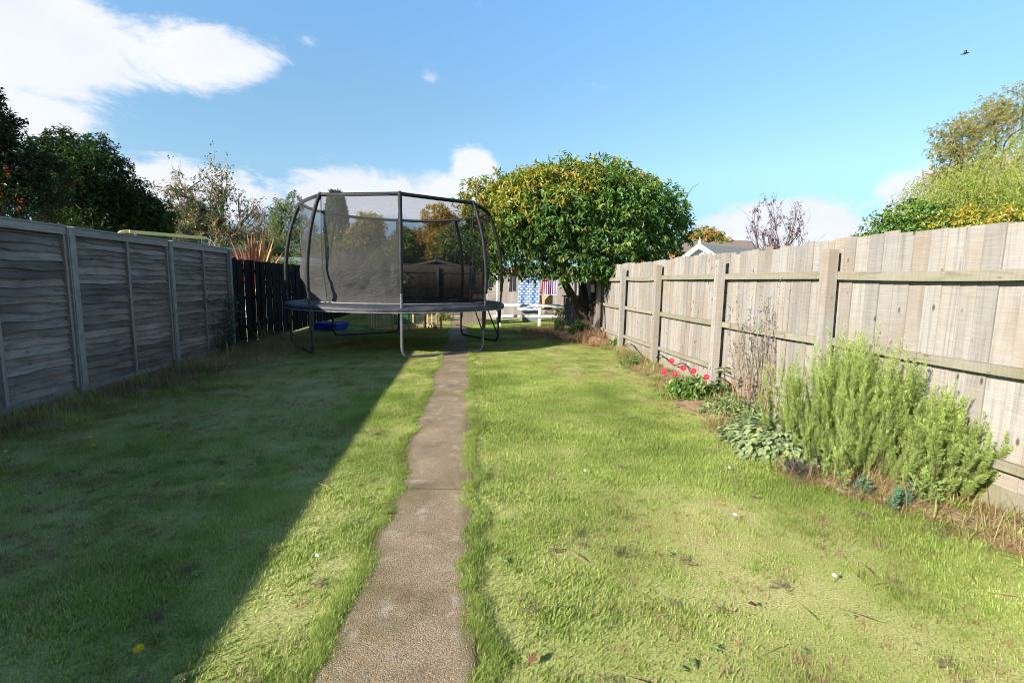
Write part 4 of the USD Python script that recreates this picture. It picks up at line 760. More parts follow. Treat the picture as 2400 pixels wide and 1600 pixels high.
leafy("hedge_shrub", "dark low shrub growing behind the far panel of the lap fence", (-10.3, 15.5, 0), 0.08, lobes(R_, (-10.0, 15.6, 1.7), (1.0, 0.9, 1.0), 8, 0.5), 1500, 8, 0.09, 0.035, [(0.02, 0.045, 0.014), (0.035, 0.065, 0.02)], [0.6, 0.4], "glossy_leaf", "shrub", seed=14)

# --- twiggy trees: a forked skeleton of thin branches with sparse leaves
def grow(rng, p, d, L, r, depth, out, tips, up=0.15, ang=0.55, kids=(2, 4), shrink=0.72):
    n = 4; pts = [p]
    for _ in range(n - 1):
        d = unit(d + rng.normal(0, 0.13, 3) + [0, 0, up * 0.3]); pts.append(pts[-1] + d * L / (n - 1))
    out.append(tube(pts, np.linspace(r, r * 0.65, n), 6 if depth > 3 else (4 if depth > 1 else 3), False))
    if depth == 0:
        tips.append((pts[-1], d)); return
    for _ in range(rng.integers(*kids)):
        t_ = rng.integers(1, n); nd = unit(d + rand_dir(rng, 1)[0] * ang * rng.uniform(0.7, 1.5) + [0, 0, up])
        grow(rng, pts[t_], nd, L * shrink * rng.uniform(0.75, 1.2), r * 0.58, depth - 1, out, tips, up, ang, kids, shrink)
    tips.append((pts[-1], d))
def twiggy(name, label, base, H, r, depth, leafn, L, W, cols, wts, mt="leaf", seed=0, stems=1, ang=0.55, up=0.15, bark_="twig", lean=0.2, cat="tree", kids=(2, 4), shrink=0.72, jit=0.12):
    rng = np.random.default_rng(seed); t = Thing(name, label, cat, base); out, tips = [], []
    for _ in range(stems):
        grow(rng, np.asarray(base, float), unit(np.array([rng.normal(0, lean), rng.normal(0, lean), 1.0])), H, r, depth, out, tips, up, ang, kids, shrink)
    put(t, "branches", join(out), bark_)
    P = np.array([a for a, _ in tips]); d = np.array([b for _, b in tips])
    i = rng.integers(0, len(P), leafn); Q = P[i] + rng.normal(0, jit, (leafn, 3)) - d[i] * rng.uniform(0, 0.4, (leafn, 1))
    pal = mixpal(rng, leafn, cols, wts)
    V, F_, T = foliage(rng, Q, d[i], 3, L, W, pal, 0.3)
    put(t, "leaves", (V, F_), mt, T, kind="stuff")
    return t
twiggy("old_apple_tree", "old half bare tree of pale twigs with ivy behind the washing line dryer", (-15.2, 25.5, 0), 2.5, 0.24, 5, 7000, 0.14, 0.08, [(0.028, 0.05, 0.016), (0.05, 0.07, 0.02), (0.2, 0.13, 0.05)], [0.55, 0.25, 0.2], seed=3, stems=5, ang=0.8, lean=0.3, kids=(3, 5), shrink=0.7, jit=0.2)
twiggy("twiggy_shrub", "brown twiggy shrub between the half bare tree and the tall pale shrub", (-12.9, 25.0, 0), 1.9, 0.14, 5, 4200, 0.13, 0.06, [(0.2, 0.13, 0.06), (0.12, 0.1, 0.04), (0.06, 0.07, 0.025)], [0.5, 0.3, 0.2], seed=6, stems=5, ang=0.75, lean=0.35, kids=(3, 4), shrink=0.68, jit=0.2)
leafy("tall_pale_shrub", "tall loose grey green shrub left of the trampoline net", (-9.5, 21, 0), 0.09, [((-9.5, 21, 2.2), (1.0, 0.9, 1.3)), ((-9.7, 21, 3.6), (0.75, 0.7, 0.95)), ((-9.3, 21, 4.4), (0.4, 0.4, 0.7)), ((-10.0, 21, 4.1), (0.35, 0.4, 0.7)), ((-8.8, 21, 3.2), (0.5, 0.5, 0.9))], 1700, 7, 0.11, 0.035, [(0.05, 0.075, 0.03), (0.09, 0.12, 0.05), (0.16, 0.16, 0.07)], [0.4, 0.4, 0.2], seed=15, along=1.0, cat="shrub")
leafy("small_dark_tree", "small dark tree on the skyline right of the laurel", (-19.9, 30, 0), 0.1, lobes(R_, (-19.9, 30, 3.3), (0.9, 0.8, 1.0), 7, 0.5), 900, 7, 0.16, 0.07, [(0.02, 0.035, 0.018), (0.035, 0.05, 0.02)], [0.6, 0.4], seed=16)
# conifer behind the net
rng = np.random.default_rng(17); cp = Thing("cypress", "narrow dark blue green conifer seen through the top of the net", "tree", (-11.5, 32, 0))
put(cp, "trunk", tube([(-11.5, 32, 0), (-11.5, 32, 4.0)], [0.16, 0.05], 7), "bark")
hgt = rng.uniform(0.2, 7.0, 5200); rad = np.interp(hgt, [0, 1, 5.6, 6.6, 7.0], [0.9, 1.0, 0.72, 0.5, 0.3]) * rng.uniform(0.6, 1.06, 5200); az = rng.uniform(0, 6.28, 5200)
P = np.stack([-11.5 + rad * np.cos(az), 32 + rad * np.sin(az), hgt], 1); d = np.stack([np.cos(az) * 0.4, np.sin(az) * 0.4, 0.9 + 0 * az], 1)
V, F_, T = foliage(rng, P, d, 3, 0.22, 0.07, mixpal(rng, 5200, [(0.03, 0.055, 0.035), (0.05, 0.08, 0.045)], [0.6, 0.4]), -0.2, 0.4, 1.0)
put(cp, "crown", (V, F_), "matt_leaf", T)
GY = [(0.05, 0.085, 0.02), (0.10, 0.13, 0.03), (0.20, 0.18, 0.035), (0.26, 0.14, 0.03)]
for i, (nm, lb, c, rad, n, wts, L) in enumerate([
    ("birch_tree", "bushy yellow green tree seen through the left of the net", (-9.3, 24.5, 2.3), (1.5, 1.2, 1.7), 2000, [0.3, 0.4, 0.2, 0.1], 0.13),
    ("hedge_tree", "mottled orange and green tree seen through the net left of the middle pole", (-7.6, 26, 2.6), (1.5, 1.2, 2.2), 2600, [0.25, 0.25, 0.25, 0.25], 0.13),
    ("ivy_tree", "olive green tree seen through the net just left of the middle pole", (-5.6, 25, 2.3), (1.5, 1.2, 1.9), 2400, [0.5, 0.3, 0.15, 0.05], 0.13),
    ("autumn_tree", "round orange autumn tree seen through the net right of the middle pole", (-5.0, 31, 3.3), (1.9, 1.6, 2.6), 3600, [0.02, 0.08, 0.35, 0.55], 0.14),
    ("dark_hedge_tree", "dark green tree seen through the right of the net", (-2.3, 24, 2.3), (1.9, 1.3, 2.2), 2600, [0.65, 0.25, 0.07, 0.03], 0.13),
    ("rust_shrub", "rusty brown shrub above the back fence behind the net", (-3.5, 23.6, 2.5), (0.8, 0.7, 0.9), 1000, [0.1, 0.2, 0.2, 0.5], 0.11)]):
    leafy(nm, lb, (c[0], c[1], 0), 0.12, lobes(R_, c, rad, 14, max(rad) * 0.36), n, 6, L, L * 0.5, GY, wts, seed=40 + i)
for i, (x_, y_, h_) in enumerate(((-9.9, 27, 4.3), (-8.2, 26.8, 4.9), (-7.3, 27, 4.7), (-6.1, 26.5, 4.4))):
    rng = np.random.default_rng(90 + i); t = Thing("sapling", ["slim bare topped sapling beside the conifer", "tallest pale sapling rising above the net's far rim", "pale sapling right of the tallest one", "slim leafy sapling just left of the middle pole"][i], "tree", (x_, y_, 0))
    put(t, "trunk", tube(spline([(x_, y_, 0), (x_ + 0.1, y_, h_ * 0.5), (x_, y_, h_)], 8), np.linspace(0.04, 0.008, 8), 5), "twig")
    hh = rng.uniform(0.45, 1.03, 150) * h_; P = np.stack([x_ + rng.normal(0, 0.24, 150) * (1.25 - hh / h_), y_ + rng.normal(0, 0.2, 150), hh], 1)
    V, F_, T = foliage(rng, P, rand_dir(rng, 150), 4, 0.12, 0.06, mixpal(rng, 150, [(0.16, 0.17, 0.05), (0.24, 0.19, 0.07), (0.2, 0.12, 0.06)], [0.4, 0.4, 0.2])); put(t, "leaves", (V, F_), "leaf", T, kind="stuff")
leafy("red_tipped_shrub", "bright green shrub with red tips between the dark fence and the net", (-7.2, 14.6, 0), 0.05, [((-7.15, 14.5, 1.55), (0.62, 0.5, 0.5)), ((-7.5, 14.6, 1.9), (0.4, 0.4, 0.4)), ((-6.8, 14.8, 1.5), (0.5, 0.4, 0.5))], 700, 8, 0.085, 0.03, [(0.09, 0.15, 0.025), (0.14, 0.2, 0.03), (0.26, 0.09, 0.035)], [0.45, 0.35, 0.2], "leaf", "shrub", seed=55, along=1.1)
leafy("dark_bush", "dense dark bush behind the sword leaved plant", (-9.6, 18.5, 0), 0.08, lobes(R_, (-9.4, 18.5, 1.9), (1.0, 0.8, 1.2), 9, 0.55), 1500, 7, 0.1, 0.04, [(0.025, 0.05, 0.015), (0.05, 0.08, 0.02), (0.12, 0.06, 0.03)], [0.6, 0.32, 0.08], "leaf", "shrub", seed=56)
for i, (x_, y_, w_, h_) in enumerate(((-9.6, 22.3, 1.1, 1.7), (-7.6, 22.6, 1.1, 1.5), (-6.0, 22.4, 1.0, 1.6))):
    leafy("hedge_bush", ["low dark bush under the birch behind the net", "low yellowish bush in the gap behind the net", "low green bush left of the back fence behind the net"][i], (x_, y_, 0), 0.05, lobes(R_, (x_, y_, h_ * 0.5), (w_, 0.7, h_ * 0.55), 9, 0.5), 1300, 6, 0.11, 0.05, GY, [[0.6, 0.3, 0.1, 0], [0.2, 0.4, 0.35, 0.05], [0.4, 0.4, 0.15, 0.05]][i], cat="bush", seed=120 + i)
# phormium: large sword leaves, each its own part
rng = np.random.default_rng(61); ph = Thing("sword_leaved_plant", "bronze sword leaved plant fanning above the dark picket fence", "plant", (-6.75, 12.7, 0.9))
rough("bronze_leaf", (0.17, 0.05, 0.038), (0.33, 0.12, 0.085), 3.0, 0.45, stretch=(8, 8, 0.6), vary=0.35); rough("tan_leaf", (0.42, 0.26, 0.10), (0.5, 0.33, 0.15), 3.0, 0.5, stretch=(8, 8, 0.6), vary=0.2)
put(ph, "stem", tube([(-6.75, 12.7, 0), (-6.75, 12.7, 1.05)], [0.09, 0.08], 8), "bark")
for i in range(92):
    a = rng.uniform(0, 6.28); el = np.clip(abs(rng.normal(0, 0.5)), 0.02, 1.35); d = np.array([math.cos(a) * math.sin(el), math.sin(a) * math.sin(el) * 0.7, math.cos(el)]); L = rng.uniform(1.1, 1.55); s_ = unit(np.cross(d, rng.normal(size=3)))
    b_ = np.array([-6.75, 12.7, 1.0]) + d * 0.05; q = np.linspace(0, 1, 6); wd = 0.034 * np.array([0.7, 1, 1, 0.8, 0.5, 0.04]); bend = 0.12 * rng.uniform(0, 1) * (el > 0.5)
    c = b_ + d * (q * L)[:, None] - zz * (bend * q**2 * L)[:, None]; nn = np.cross(s_, d)
    V = np.stack([c - s_ * wd[:, None] + nn * wd[:, None] * 0.5, c - nn * 0.002, c + s_ * wd[:, None] + nn * wd[:, None] * 0.5], 1); ii = np.arange(18).reshape(6, 3)
    put(ph, "sword_leaf", (V.reshape(-1, 3), np.stack([ii[:-1, :-1], ii[:-1, 1:], ii[1:, 1:], ii[1:, :-1]], -1).reshape(-1, 4)), "tan_leaf" if el > 0.8 or rng.uniform() < 0.12 else "bronze_leaf")

# --- right side
AU = [(0.05, 0.085, 0.02), (0.12, 0.14, 0.03), (0.25, 0.18, 0.035), (0.30, 0.12, 0.03)]
leafy("small_autumn_tree", "small rounded yellow brown tree beyond the shed roofs", (11.0, 28, 0), 0.12, lobes(R_, (10.9, 28, 3.7), (1.6, 1.2, 1.25), 13, 0.6), 2300, 6, 0.13, 0.065, AU, [0.2, 0.3, 0.35, 0.15], seed=70, inner=0.35)
twiggy("purple_tree", "sparse purple leaved upright tree nearly bare behind the pale fence", (12.2, 22, 0), 2.2, 0.07, 5, 420, 0.10, 0.065, [(0.06, 0.018, 0.022), (0.11, 0.03, 0.03)], [0.6, 0.4], seed=23, stems=5, ang=0.36, up=0.2, bark_="dark_twig", lean=0.14, kids=(2, 4), shrink=0.66, jit=0.06)
# willow with hanging sprays
rng = np.random.default_rng(80); wi = Thing("willow_tree", "large pale yellow green willow with hanging sprays above the pale fence", "tree", (13.0, 13.5, 0))
wb = lobes(R_, (12.9, 13.4, 3.4), (2.1, 1.8, 1.6), 26, 0.85) + [((12.0, 13.0, 4.4), (0.8, 0.8, 0.6)), ((11.3, 13.2, 3.4), (0.7, 0.7, 0.7)), ((13.5, 13.4, 5.0), (1.1, 1, 0.7)), ((14.3, 13.4, 5.2), (1.2, 1, 0.7))]
put(wi, "trunk", limb(rng, (13.0, 13.5, 0), (12.9, 13.4, 2.6), 0.22, 0.14), "bark"); put(wi, "branches", branches(rng, None, [(12.9, 13.4, 2.6)], wb, 0.07, 2, 1), "twig")
P, d, r = crown_points(rng, wb, 4800, 0.45, seed=8); k_ = 7; step = np.arange(k_)[None, :, None] * 0.055
Q = P[:, None] + d[:, None] * step * [1, 1, 0.2] * 0.5 - np.array([0, 0, 1.0]) * (step * 1.1 + step**2 * 0.8); Q = Q.reshape(-1, 3) + rng.normal(0, 0.012, (len(P) * k_, 3))
dr = unit(np.repeat(d, k_, 0) * 0.35 + rng.normal(0, 0.4, (len(Q), 3)) + [0, 0, -0.9]); V, F_ = leaves(Q, dr, rand_dir(rng, len(Q)), rng.uniform(0.07, 0.12, len(Q)), 0.022, 0.1, 0.1)
put(wi, "crown", (V, F_), "thin_leaf", np.repeat(mixpal(rng, len(Q), [(0.12, 0.165, 0.035), (0.19, 0.22, 0.05), (0.25, 0.235, 0.06)], [0.4, 0.4, 0.2]), 4, 0))
tl = leafy("tall_thin_tree", "tall feathery tree with arching reddish sprays above the willow", (17.2, 18, 0), 0.2, [((17.3, 18, 6.4), (2.1, 1.6, 1.5)), ((16.6, 17.8, 5.0), (2.0, 1.5, 1.2)), ((15.3, 17.6, 5.3), (0.9, 0.8, 0.5)), ((15.9, 17.8, 6.5), (1.1, 1, 0.6)), ((16.4, 17.8, 7.3), (1.0, 0.9, 0.55)), ((17.6, 17.8, 7.9), (1.2, 1, 0.7)), ((15.3, 17.7, 6.9), (0.9, 0.7, 0.3)), ((15.2, 17.6, 6.2), (0.8, 0.6, 0.28))], 4600, 7, 0.085, 0.032, [(0.13, 0.145, 0.035), (0.2, 0.185, 0.055), (0.23, 0.15, 0.07)], [0.4, 0.45, 0.15], seed=81, inner=0.2, along=1.2)
leafy("round_leaved_shrub", "mid green round leaved shrub at the left end of the hedge over the pale fence", (7.6, 9.7, 0), 0.06, [((7.45, 9.6, 2.35), (0.75, 0.6, 0.55)), ((7.9, 9.8, 2.75), (0.6, 0.5, 0.45)), ((6.95, 9.5, 2.15), (0.4, 0.4, 0.35)), ((8.3, 9.8, 2.6), (0.6, 0.5, 0.5)), ((7.6, 9.7, 1.6), (0.9, 0.6, 0.7))], 1100, 8, 0.075, 0.05, [(0.05, 0.095, 0.02), (0.085, 0.14, 0.028), (0.15, 0.18, 0.03)], [0.45, 0.4, 0.15], "leaf", "shrub", seed=82)
leafy("yellow_shrub", "bright yellow autumn shrub peeping over the pale fence below the willow", (8.6, 9.1, 0), 0.06, [((8.1, 9.0, 2.4), (0.6, 0.5, 0.5)), ((8.8, 9.1, 2.5), (0.7, 0.5, 0.5)), ((9.5, 9.2, 2.5), (0.8, 0.5, 0.55)), ((8.7, 9.1, 1.7), (1.2, 0.6, 0.7)), ((10.3, 9.5, 2.6), (0.8, 0.5, 0.6))], 1500, 8, 0.07, 0.042, [(0.11, 0.14, 0.025), (0.2, 0.19, 0.025), (0.26, 0.2, 0.03), (0.25, 0.12, 0.04)], [0.36, 0.42, 0.17, 0.05], "leaf", "shrub", seed=83)

# ------------------------------------------------------------------ buildings beyond the fences
plain("white_gloss", (0.78, 0.78, 0.76), 0.35); plain("blue_white", (0.72, 0.76, 0.8), 0.4)
ws = Thing("white_summerhouse", "white gabled summerhouse with finial and grey felt roof over the pale fence", "summerhouse", (7.16, 18.9, 0))
ap = np.array([7.16, 18.9, 2.93]); rd = unit(np.array([0.85, 0.53, 0])); sd = np.array([rd[1], -rd[0], 0]); Lr = 4.6; sw, dp = 1.42, 0.84
for s_ in (-1, 1):
    e = ap + sd * s_ * sw - zz * dp; m = hexa([ap, e, e + rd * Lr, ap + rd * Lr, ap + zz * 0.04, e + zz * 0.04, e + rd * Lr + zz * 0.04, ap + rd * Lr + zz * 0.04]); m.invert() if m.volume < 0 else None
    put(ws, "roof", m, "roof_felt"); put(ws, "bargeboard", beam(ap - rd * 0.03 - zz * 0.04, e - rd * 0.03 - zz * 0.06, 0.035, 0.17), "white_gloss")
put(ws, "finial", trimesh.creation.cone(0.065, 0.27, sections=8).apply_translation(ap - rd * 0.03 + zz * 0.03), "white_gloss"); put(ws, "drop", trimesh.creation.cone(0.035, 0.14, sections=8).apply_transform(trimesh.transformations.rotation_matrix(np.pi, (1, 0, 0))).apply_translation(ap - rd * 0.03 - zz * 0.06), "white_gloss")
gw = ap + rd * 0.22; m = trimesh.Trimesh([gw - sd * 1.25 - zz * 0.78, gw + sd * 1.25 - zz * 0.78, gw - zz * 0.05, gw - sd * 1.25 + [0, 0, -2.9], gw + sd * 1.25 + [0, 0, -2.9]], [[0, 1, 2], [0, 3, 4], [0, 4, 1]], process=False); put(ws, "gable_wall", m, "blue_white")
for s_ in (-1.2, 1.2): put(ws, "side_wall", obox(gw + sd * s_, rd, sd, zz, (0.005, 4.0), (-0.02, 0.02), (-2.9, -0.8)), "blue_white")
osh = Thing("orange_summerhouse", "orange timber summerhouse with brown roof behind the white one", "summerhouse", (8.5, 25.0, 0))
o = np.array([6.4, 24.7, 0]); u1, u2 = unit(np.array([1, 0.1, 0])), unit(np.array([-0.1, 1, 0]))
put(osh, "wall", obox(o + u1 * 0.4 + u2 * 0.4, u1, u2, zz, (0, 6.0), (0, 3.0), (0, 2.76)), "orange_timber"); put(osh, "fascia", obox(o + zz * 2.77, u1, u2, zz, (0, 6.8), (0, 0.06), (0, 0.2)), "orange_timber")
for k_ in range(7):
    y0, y1 = k_ * 0.27, 0.31 + k_ * 0.27; z0, z1 = 2.985 + k_ * 0.123, 3.01 + k_ * 0.123 + 0.13
    m = hexa([o + u2 * y0 + zz * z0, o + u1 * 6.9 + u2 * y0 + zz * z0, o + u1 * 6.9 + u2 * y1 + zz * (z1 - 0.026), o + u2 * y1 + zz * (z1 - 0.026), o + u2 * y0 + zz * (z0 + 0.026), o + u1 * 6.9 + u2 * y0 + zz * (z0 + 0.026), o + u1 * 6.9 + u2 * y1 + zz * z1, o + u2 * y1 + zz * z1]); m.invert() if m.volume < 0 else None
    put(osh, "roof_course", m, "roof_brown")
for px in (8.0, 9.9): put(osh, "post", obox((px, 24.72, 0), (1, 0, 0), (0, 1, 0), zz, (-0.065, 0.065), (-0.065, 0.065), (0, 2.75)), "pale_trim")
fr_ = Thing("distant_roof", "tan tiled roof ridge just showing above the felt roof", "house", (21, 42, 0))
put(fr_, "wall", obox((21, 42, 0), (1, 0, 0), (0, 1, 0), zz, (-3, 3.5), (0, 6), (0, 3.0)), "cardboard")
m = hexa([(17.5, 41.6, 3.0), (25, 41.6, 3.0), (25, 48.4, 3.0), (17.5, 48.4, 3.0), (20.0, 45, 5.0), (21.3, 45, 5.0), (21.3, 45.1, 5.0), (20.0, 45.1, 5.0)]); put(fr_, "roof", m, "cardboard")
# left neighbour: long white outbuilding, swing seat canopy, rotary dryer
wo = Thing("white_outbuilding", "low white walled outbuilding behind the sword leaved plant", "outbuilding", (-9, 17.2, 0))
put(wo, "wall", obox((-10.2, 17.2, 0), (1, 0.05, 0), (-0.05, 1, 0), zz, (0, 2.9), (0, 1.6), (0, 2.0)), "white_paint"); put(wo, "roof", obox((-10.3, 17.1, 2.003), (1, 0.05, 0), (-0.05, 1, 0), zz, (0, 3.1), (0, 1.8), (0, 0.14)), "blue_white")
hc = Thing("distant_house", "brick house with white gutter half hidden by trees behind the net", "house", (-8, 38, 0))
rough("brick_red", (0.2, 0.08, 0.05), (0.3, 0.13, 0.08), 20.0, 0.9); put(hc, "wall", obox((-9.5, 38, 0), (1, 0, 0), (0, 1, 0), zz, (0, 7), (0, 6), (0, 2.2)), "brick_red"); put(hc, "gutter", obox((-9.6, 37.9, 2.203), (1, 0, 0), (0, 1, 0), zz, (0, 7.2), (0, 0.1), (0, 0.1)), "white_paint")
put(hc, "roof", hexa([(-9.6, 37.95, 2.31), (-2.4, 37.95, 2.31), (-2.4, 44, 2.31), (-9.6, 44, 2.31), (-8.5, 40.9, 3.4), (-3.5, 40.9, 3.4), (-3.5, 41, 3.4), (-8.5, 41, 3.4)]), "terracotta")
plain("canopy_yellow", (0.55, 0.48, 0.22), 0.8, 0.1); netmat("canopy_sheer", 0.55, (0.12, 0.14, 0.13)); plain("frame_green", (0.02, 0.12, 0.085), 0.4)
sw_ = Thing("swing_seat", "garden swing seat with yellow edged sheer canopy behind the lap fence", "swing seat", (-8.2, 11.8, 0))
k0, k1 = np.array([-8.75, 11.2, 2.40]), np.array([-7.85, 12.55, 2.39])
put(sw_, "canopy_edge", beam(k0, k1, 0.12, 0.07), "canopy_yellow"); put(sw_, "canopy_end", tube(spline([k0 + [0.0, 0, 0.0], k0 + [-0.1, -0.12, -0.03], k0 + [-0.12, -0.14, -0.14]], 8), 0.035, 8), "canopy_yellow")
put(sw_, "canopy_side", trimesh.Trimesh([k0 - zz * 0.04, k1 - zz * 0.04, k1 + [0.05, 0, -0.42], k0 + [0.05, 0, -0.42]], [[0, 1, 2], [0, 2, 3]], process=False), "canopy_sheer")
for z_ in (-0.16, -0.3): put(sw_, "frame_bar", tube([k0 + zz * z_, k1 + zz * z_], 0.014, 6), "frame_green")
for e in (k0, k1): put(sw_, "leg", tube([e - zz * 0.05, e + [0.0, 0.0, -2.4]], 0.025, 8), "frame_green"); put(sw_, "strut", tube(spline([e, e + [0.12, 0.12, -0.12], e + [0.16, 0.16, -0.5]], 8), 0.012, 6), "white_plastic")
rd_ = Thing("rotary_dryer", "green armed rotary clothes dryer tops above the far lap panel", "clothes dryer", (-7.5, 12.6, 0))
put(rd_, "pole", tube([(-7.5, 12.6, 0), (-7.5, 12.6, 2.1)], 0.022, 8), "galvanised")
for a in range(4):
    an = 0.5 + a * np.pi / 2; e = np.array([-7.5 + 0.75 * math.cos(an), 12.6 + 0.75 * math.sin(an), 2.2]); put(rd_, "arm", tube([(-7.5, 12.6, 2.02), e], 0.011, 6), "frame_green")
for q in (0.5, 0.75, 1.0):
    put(rd_, "line", tube([np.array([-7.5 + 0.75 * q * math.cos(0.5 + a * np.pi / 2), 12.6 + 0.75 * q * math.sin(0.5 + a * np.pi / 2), 2.02 + 0.18 * q]) for a in (0, 1, 2, 3, 4)], 0.005, 4), "frame_green")
# ------------------------------------------------------------------ planting bed
def needles(rng, C, axis, L, n_per, nl, nw, spread, cols, w, droop=0.0):
    """Shoots: C base points, axis directions, L lengths; needle leaves all round each."""
    m = len(C); q = rng.uniform(0.02, 1.0, (m, n_per)); bendv = rng.normal(0, 0.10, (m, 1, 3))
    P = C[:, None] + axis[:, None] * (q * L[:, None])[..., None] + bendv * (q**2 * L[:, None])[..., None]
    a = rand_dir(rng, m * n_per).reshape(m, n_per, 3); a -= axis[:, None] * (a * axis[:, None]).sum(-1, keepdims=True); a = unit(a)
    D = unit(a * spread + axis[:, None] * (0.55 + 0.9 * q[..., None]**2) + [0, 0, -droop]); ln = nl * rng.uniform(0.6, 1.2, (m, n_per)) * (1 - 0.35 * q**3)
    pal = mixpal(rng, m * n_per, cols, w) * np.repeat(rng.uniform(0.75, 1.2, (m, 1)), n_per, 0); tipc = 1 + 0.35 * (q.reshape(-1, 1) - 0.5)
    V, F_ = leaves(P.reshape(-1, 3), D.reshape(-1, 3), rand_dir(rng, m * n_per), ln.ravel(), nw, 0.25, 0.08)
    return V, F_, np.repeat(pal * tipc, 4, 0)

def rosemary(name, label, base, spreadxy, n, Lm, lean, seed, out):
    rng = np.random.default_rng(seed); t = Thing(name, label, "shrub", base); b0 = np.asarray(base, float); wood_, C, A, Ls = [], [], [], []
    for _ in range(n):
        o = b0 + np.array([rng.normal(0, spreadxy[0]), rng.normal(0, spreadxy[1]), 0.0]) * 0.55; off = (o - b0) / np.array([spreadxy[0], spreadxy[1], 1]) ; dd = unit(np.array([off[0] * out + lean[0] + rng.normal(0, 0.1), off[1] * out + lean[1] + rng.normal(0, 0.1), 1.0]))
        edge = np.linalg.norm(off[:2]); L = Lm * rng.uniform(0.62, 1.08) * (1 - 0.22 * min(edge, 1.6))
        pts = spline([o, o + dd * L * 0.4 + rng.normal(0, 0.02, 3), o + dd * L * 0.75 + zz * 0.05], 6); wood_.append(tube(pts, np.linspace(0.004, 0.002, 6), 4, False))
        for q in np.r_[rng.uniform(0.0, 0.95, 12), 1.0]:
            p = pts[int(q * 5)]; C.append(p); ax = unit(dd + rng.normal(0, 0.24, 3) * (q < 1) + zz * 0.45); A.append(ax); Ls.append(L * rng.uniform(0.22, 0.42))
    put(t, "stems", join(wood_), "dark_twig", kind="stuff")
    V, F_, T = needles(rng, np.array(C), np.array(A), np.array(Ls), 84, 0.030, 0.0042, 0.95, [(0.15, 0.19, 0.048), (0.215, 0.26, 0.075), (0.25, 0.285, 0.125)], [0.4, 0.4, 0.2])
    keep = np.repeat((V.reshape(-1, 4, 3)[:, 0, 2] > 0.03), 4); put(t, "foliage", (V, F_), "thin_leaf", T)
rosemary("rosemary_bush", "tall bushy rosemary with upright needle shoots against the pale fence", (2.66, 3.72, 0.03), (0.31, 0.36), 150, 0.98, (0.05, 0.02), 301, 0.20)
rosemary("rosemary_bush", "smaller rosemary bush leaning right, nearest the camera against the pale fence", (2.98, 3.28, 0.03), (0.17, 0.20), 84, 0.64, (0.05, -0.10), 302, 0.32)

def leafclump(name, label, cat, base, rad, n, per, L, W, cols, wts, mt="leaf", seed=0, droop=0.2, stem=None, dome=True, along=0.6, group=None):
    rng = np.random.default_rng(seed); t = Thing(name, label, cat, base, group); d = rand_dir(rng, n); d[:, 2] = np.abs(d[:, 2])
    P = np.asarray(base, float) + d * np.asarray(rad) * rng.uniform(0.55, 1.02, (n, 1))
    V, F_, T = foliage(rng, P, d, per, L, W, mixpal(rng, n, cols, wts), droop, 0.7, along, jit=0.03); V[:, 2] = np.maximum(V[:, 2], 0.012)
    put(t, "leaves", (V, F_), mt, T, kind="stuff")
    ms = [tube([np.asarray(base) + rng.normal(0, 0.03, 3) * [1, 1, 0], P[i]], [0.005, 0.003], 4) for i in range(min(n, 40))]; put(t, "stems", join(ms), "twig", kind="stuff")
    return t
rng = np.random.default_rng(311); sg = Thing("sage_plant", "low mound of grey green sage leaves at the foot of the tall rosemary", "herb", (2.24, 4.05, 0.02)); n = 1900
d = rand_dir(rng, n); d[:, 2] = np.abs(d[:, 2]); P = np.array([2.24, 4.05, 0.015]) + d * [0.34, 0.5, 0.24] * (rng.uniform(0.7, 1.03, (n, 1)) * (0.86 + 0.3 * meshkit.noise(d * 4)[:, None])); flat = unit(d * [1, 1, 0.15])
V, F_ = leaves(P, flat + rng.normal(0, 0.28, (n, 3)) + [0, 0, -0.4], unit(d + [0, 0, 0.7] + rng.normal(0, 0.18, (n, 3))), rng.uniform(0.045, 0.072, n), rng.uniform(0.034, 0.046, n), 0.08, 0.12); V[:, 2] = np.maximum(V[:, 2], 0.012)
put(sg, "leaves", (V, F_), "matt_leaf", np.repeat(mixpal(rng, n, [(0.125, 0.16, 0.075), (0.16, 0.195, 0.10), (0.19, 0.2, 0.05), (0.26, 0.19, 0.04)], [0.46, 0.46, 0.06, 0.02]), 4, 0), kind="stuff")
dh = leafclump("dahlia_plant", "red flowered dahlia with fresh green leaves in the bed before the pale fence", "flower", (2.22, 5.92, 0.02), (0.30, 0.28, 0.26), 120, 5, 0.085, 0.045, [(0.07, 0.12, 0.025), (0.11, 0.17, 0.035)], [0.5, 0.5], "leaf", 312)
plain("dahlia_red", (0.38, 0.006, 0.03), 0.5, 0.2); plain("dahlia_yellow", (0.55, 0.34, 0.03), 0.7, 0.1); plain("aster_purple", (0.12, 0.055, 0.22), 0.6, 0.2); plain("daisy_white", (0.7, 0.7, 0.68), 0.7, 0.1); plain("dandelion_yellow", (0.60, 0.42, 0.015), 0.7, 0.1)
rng = np.random.default_rng(313)
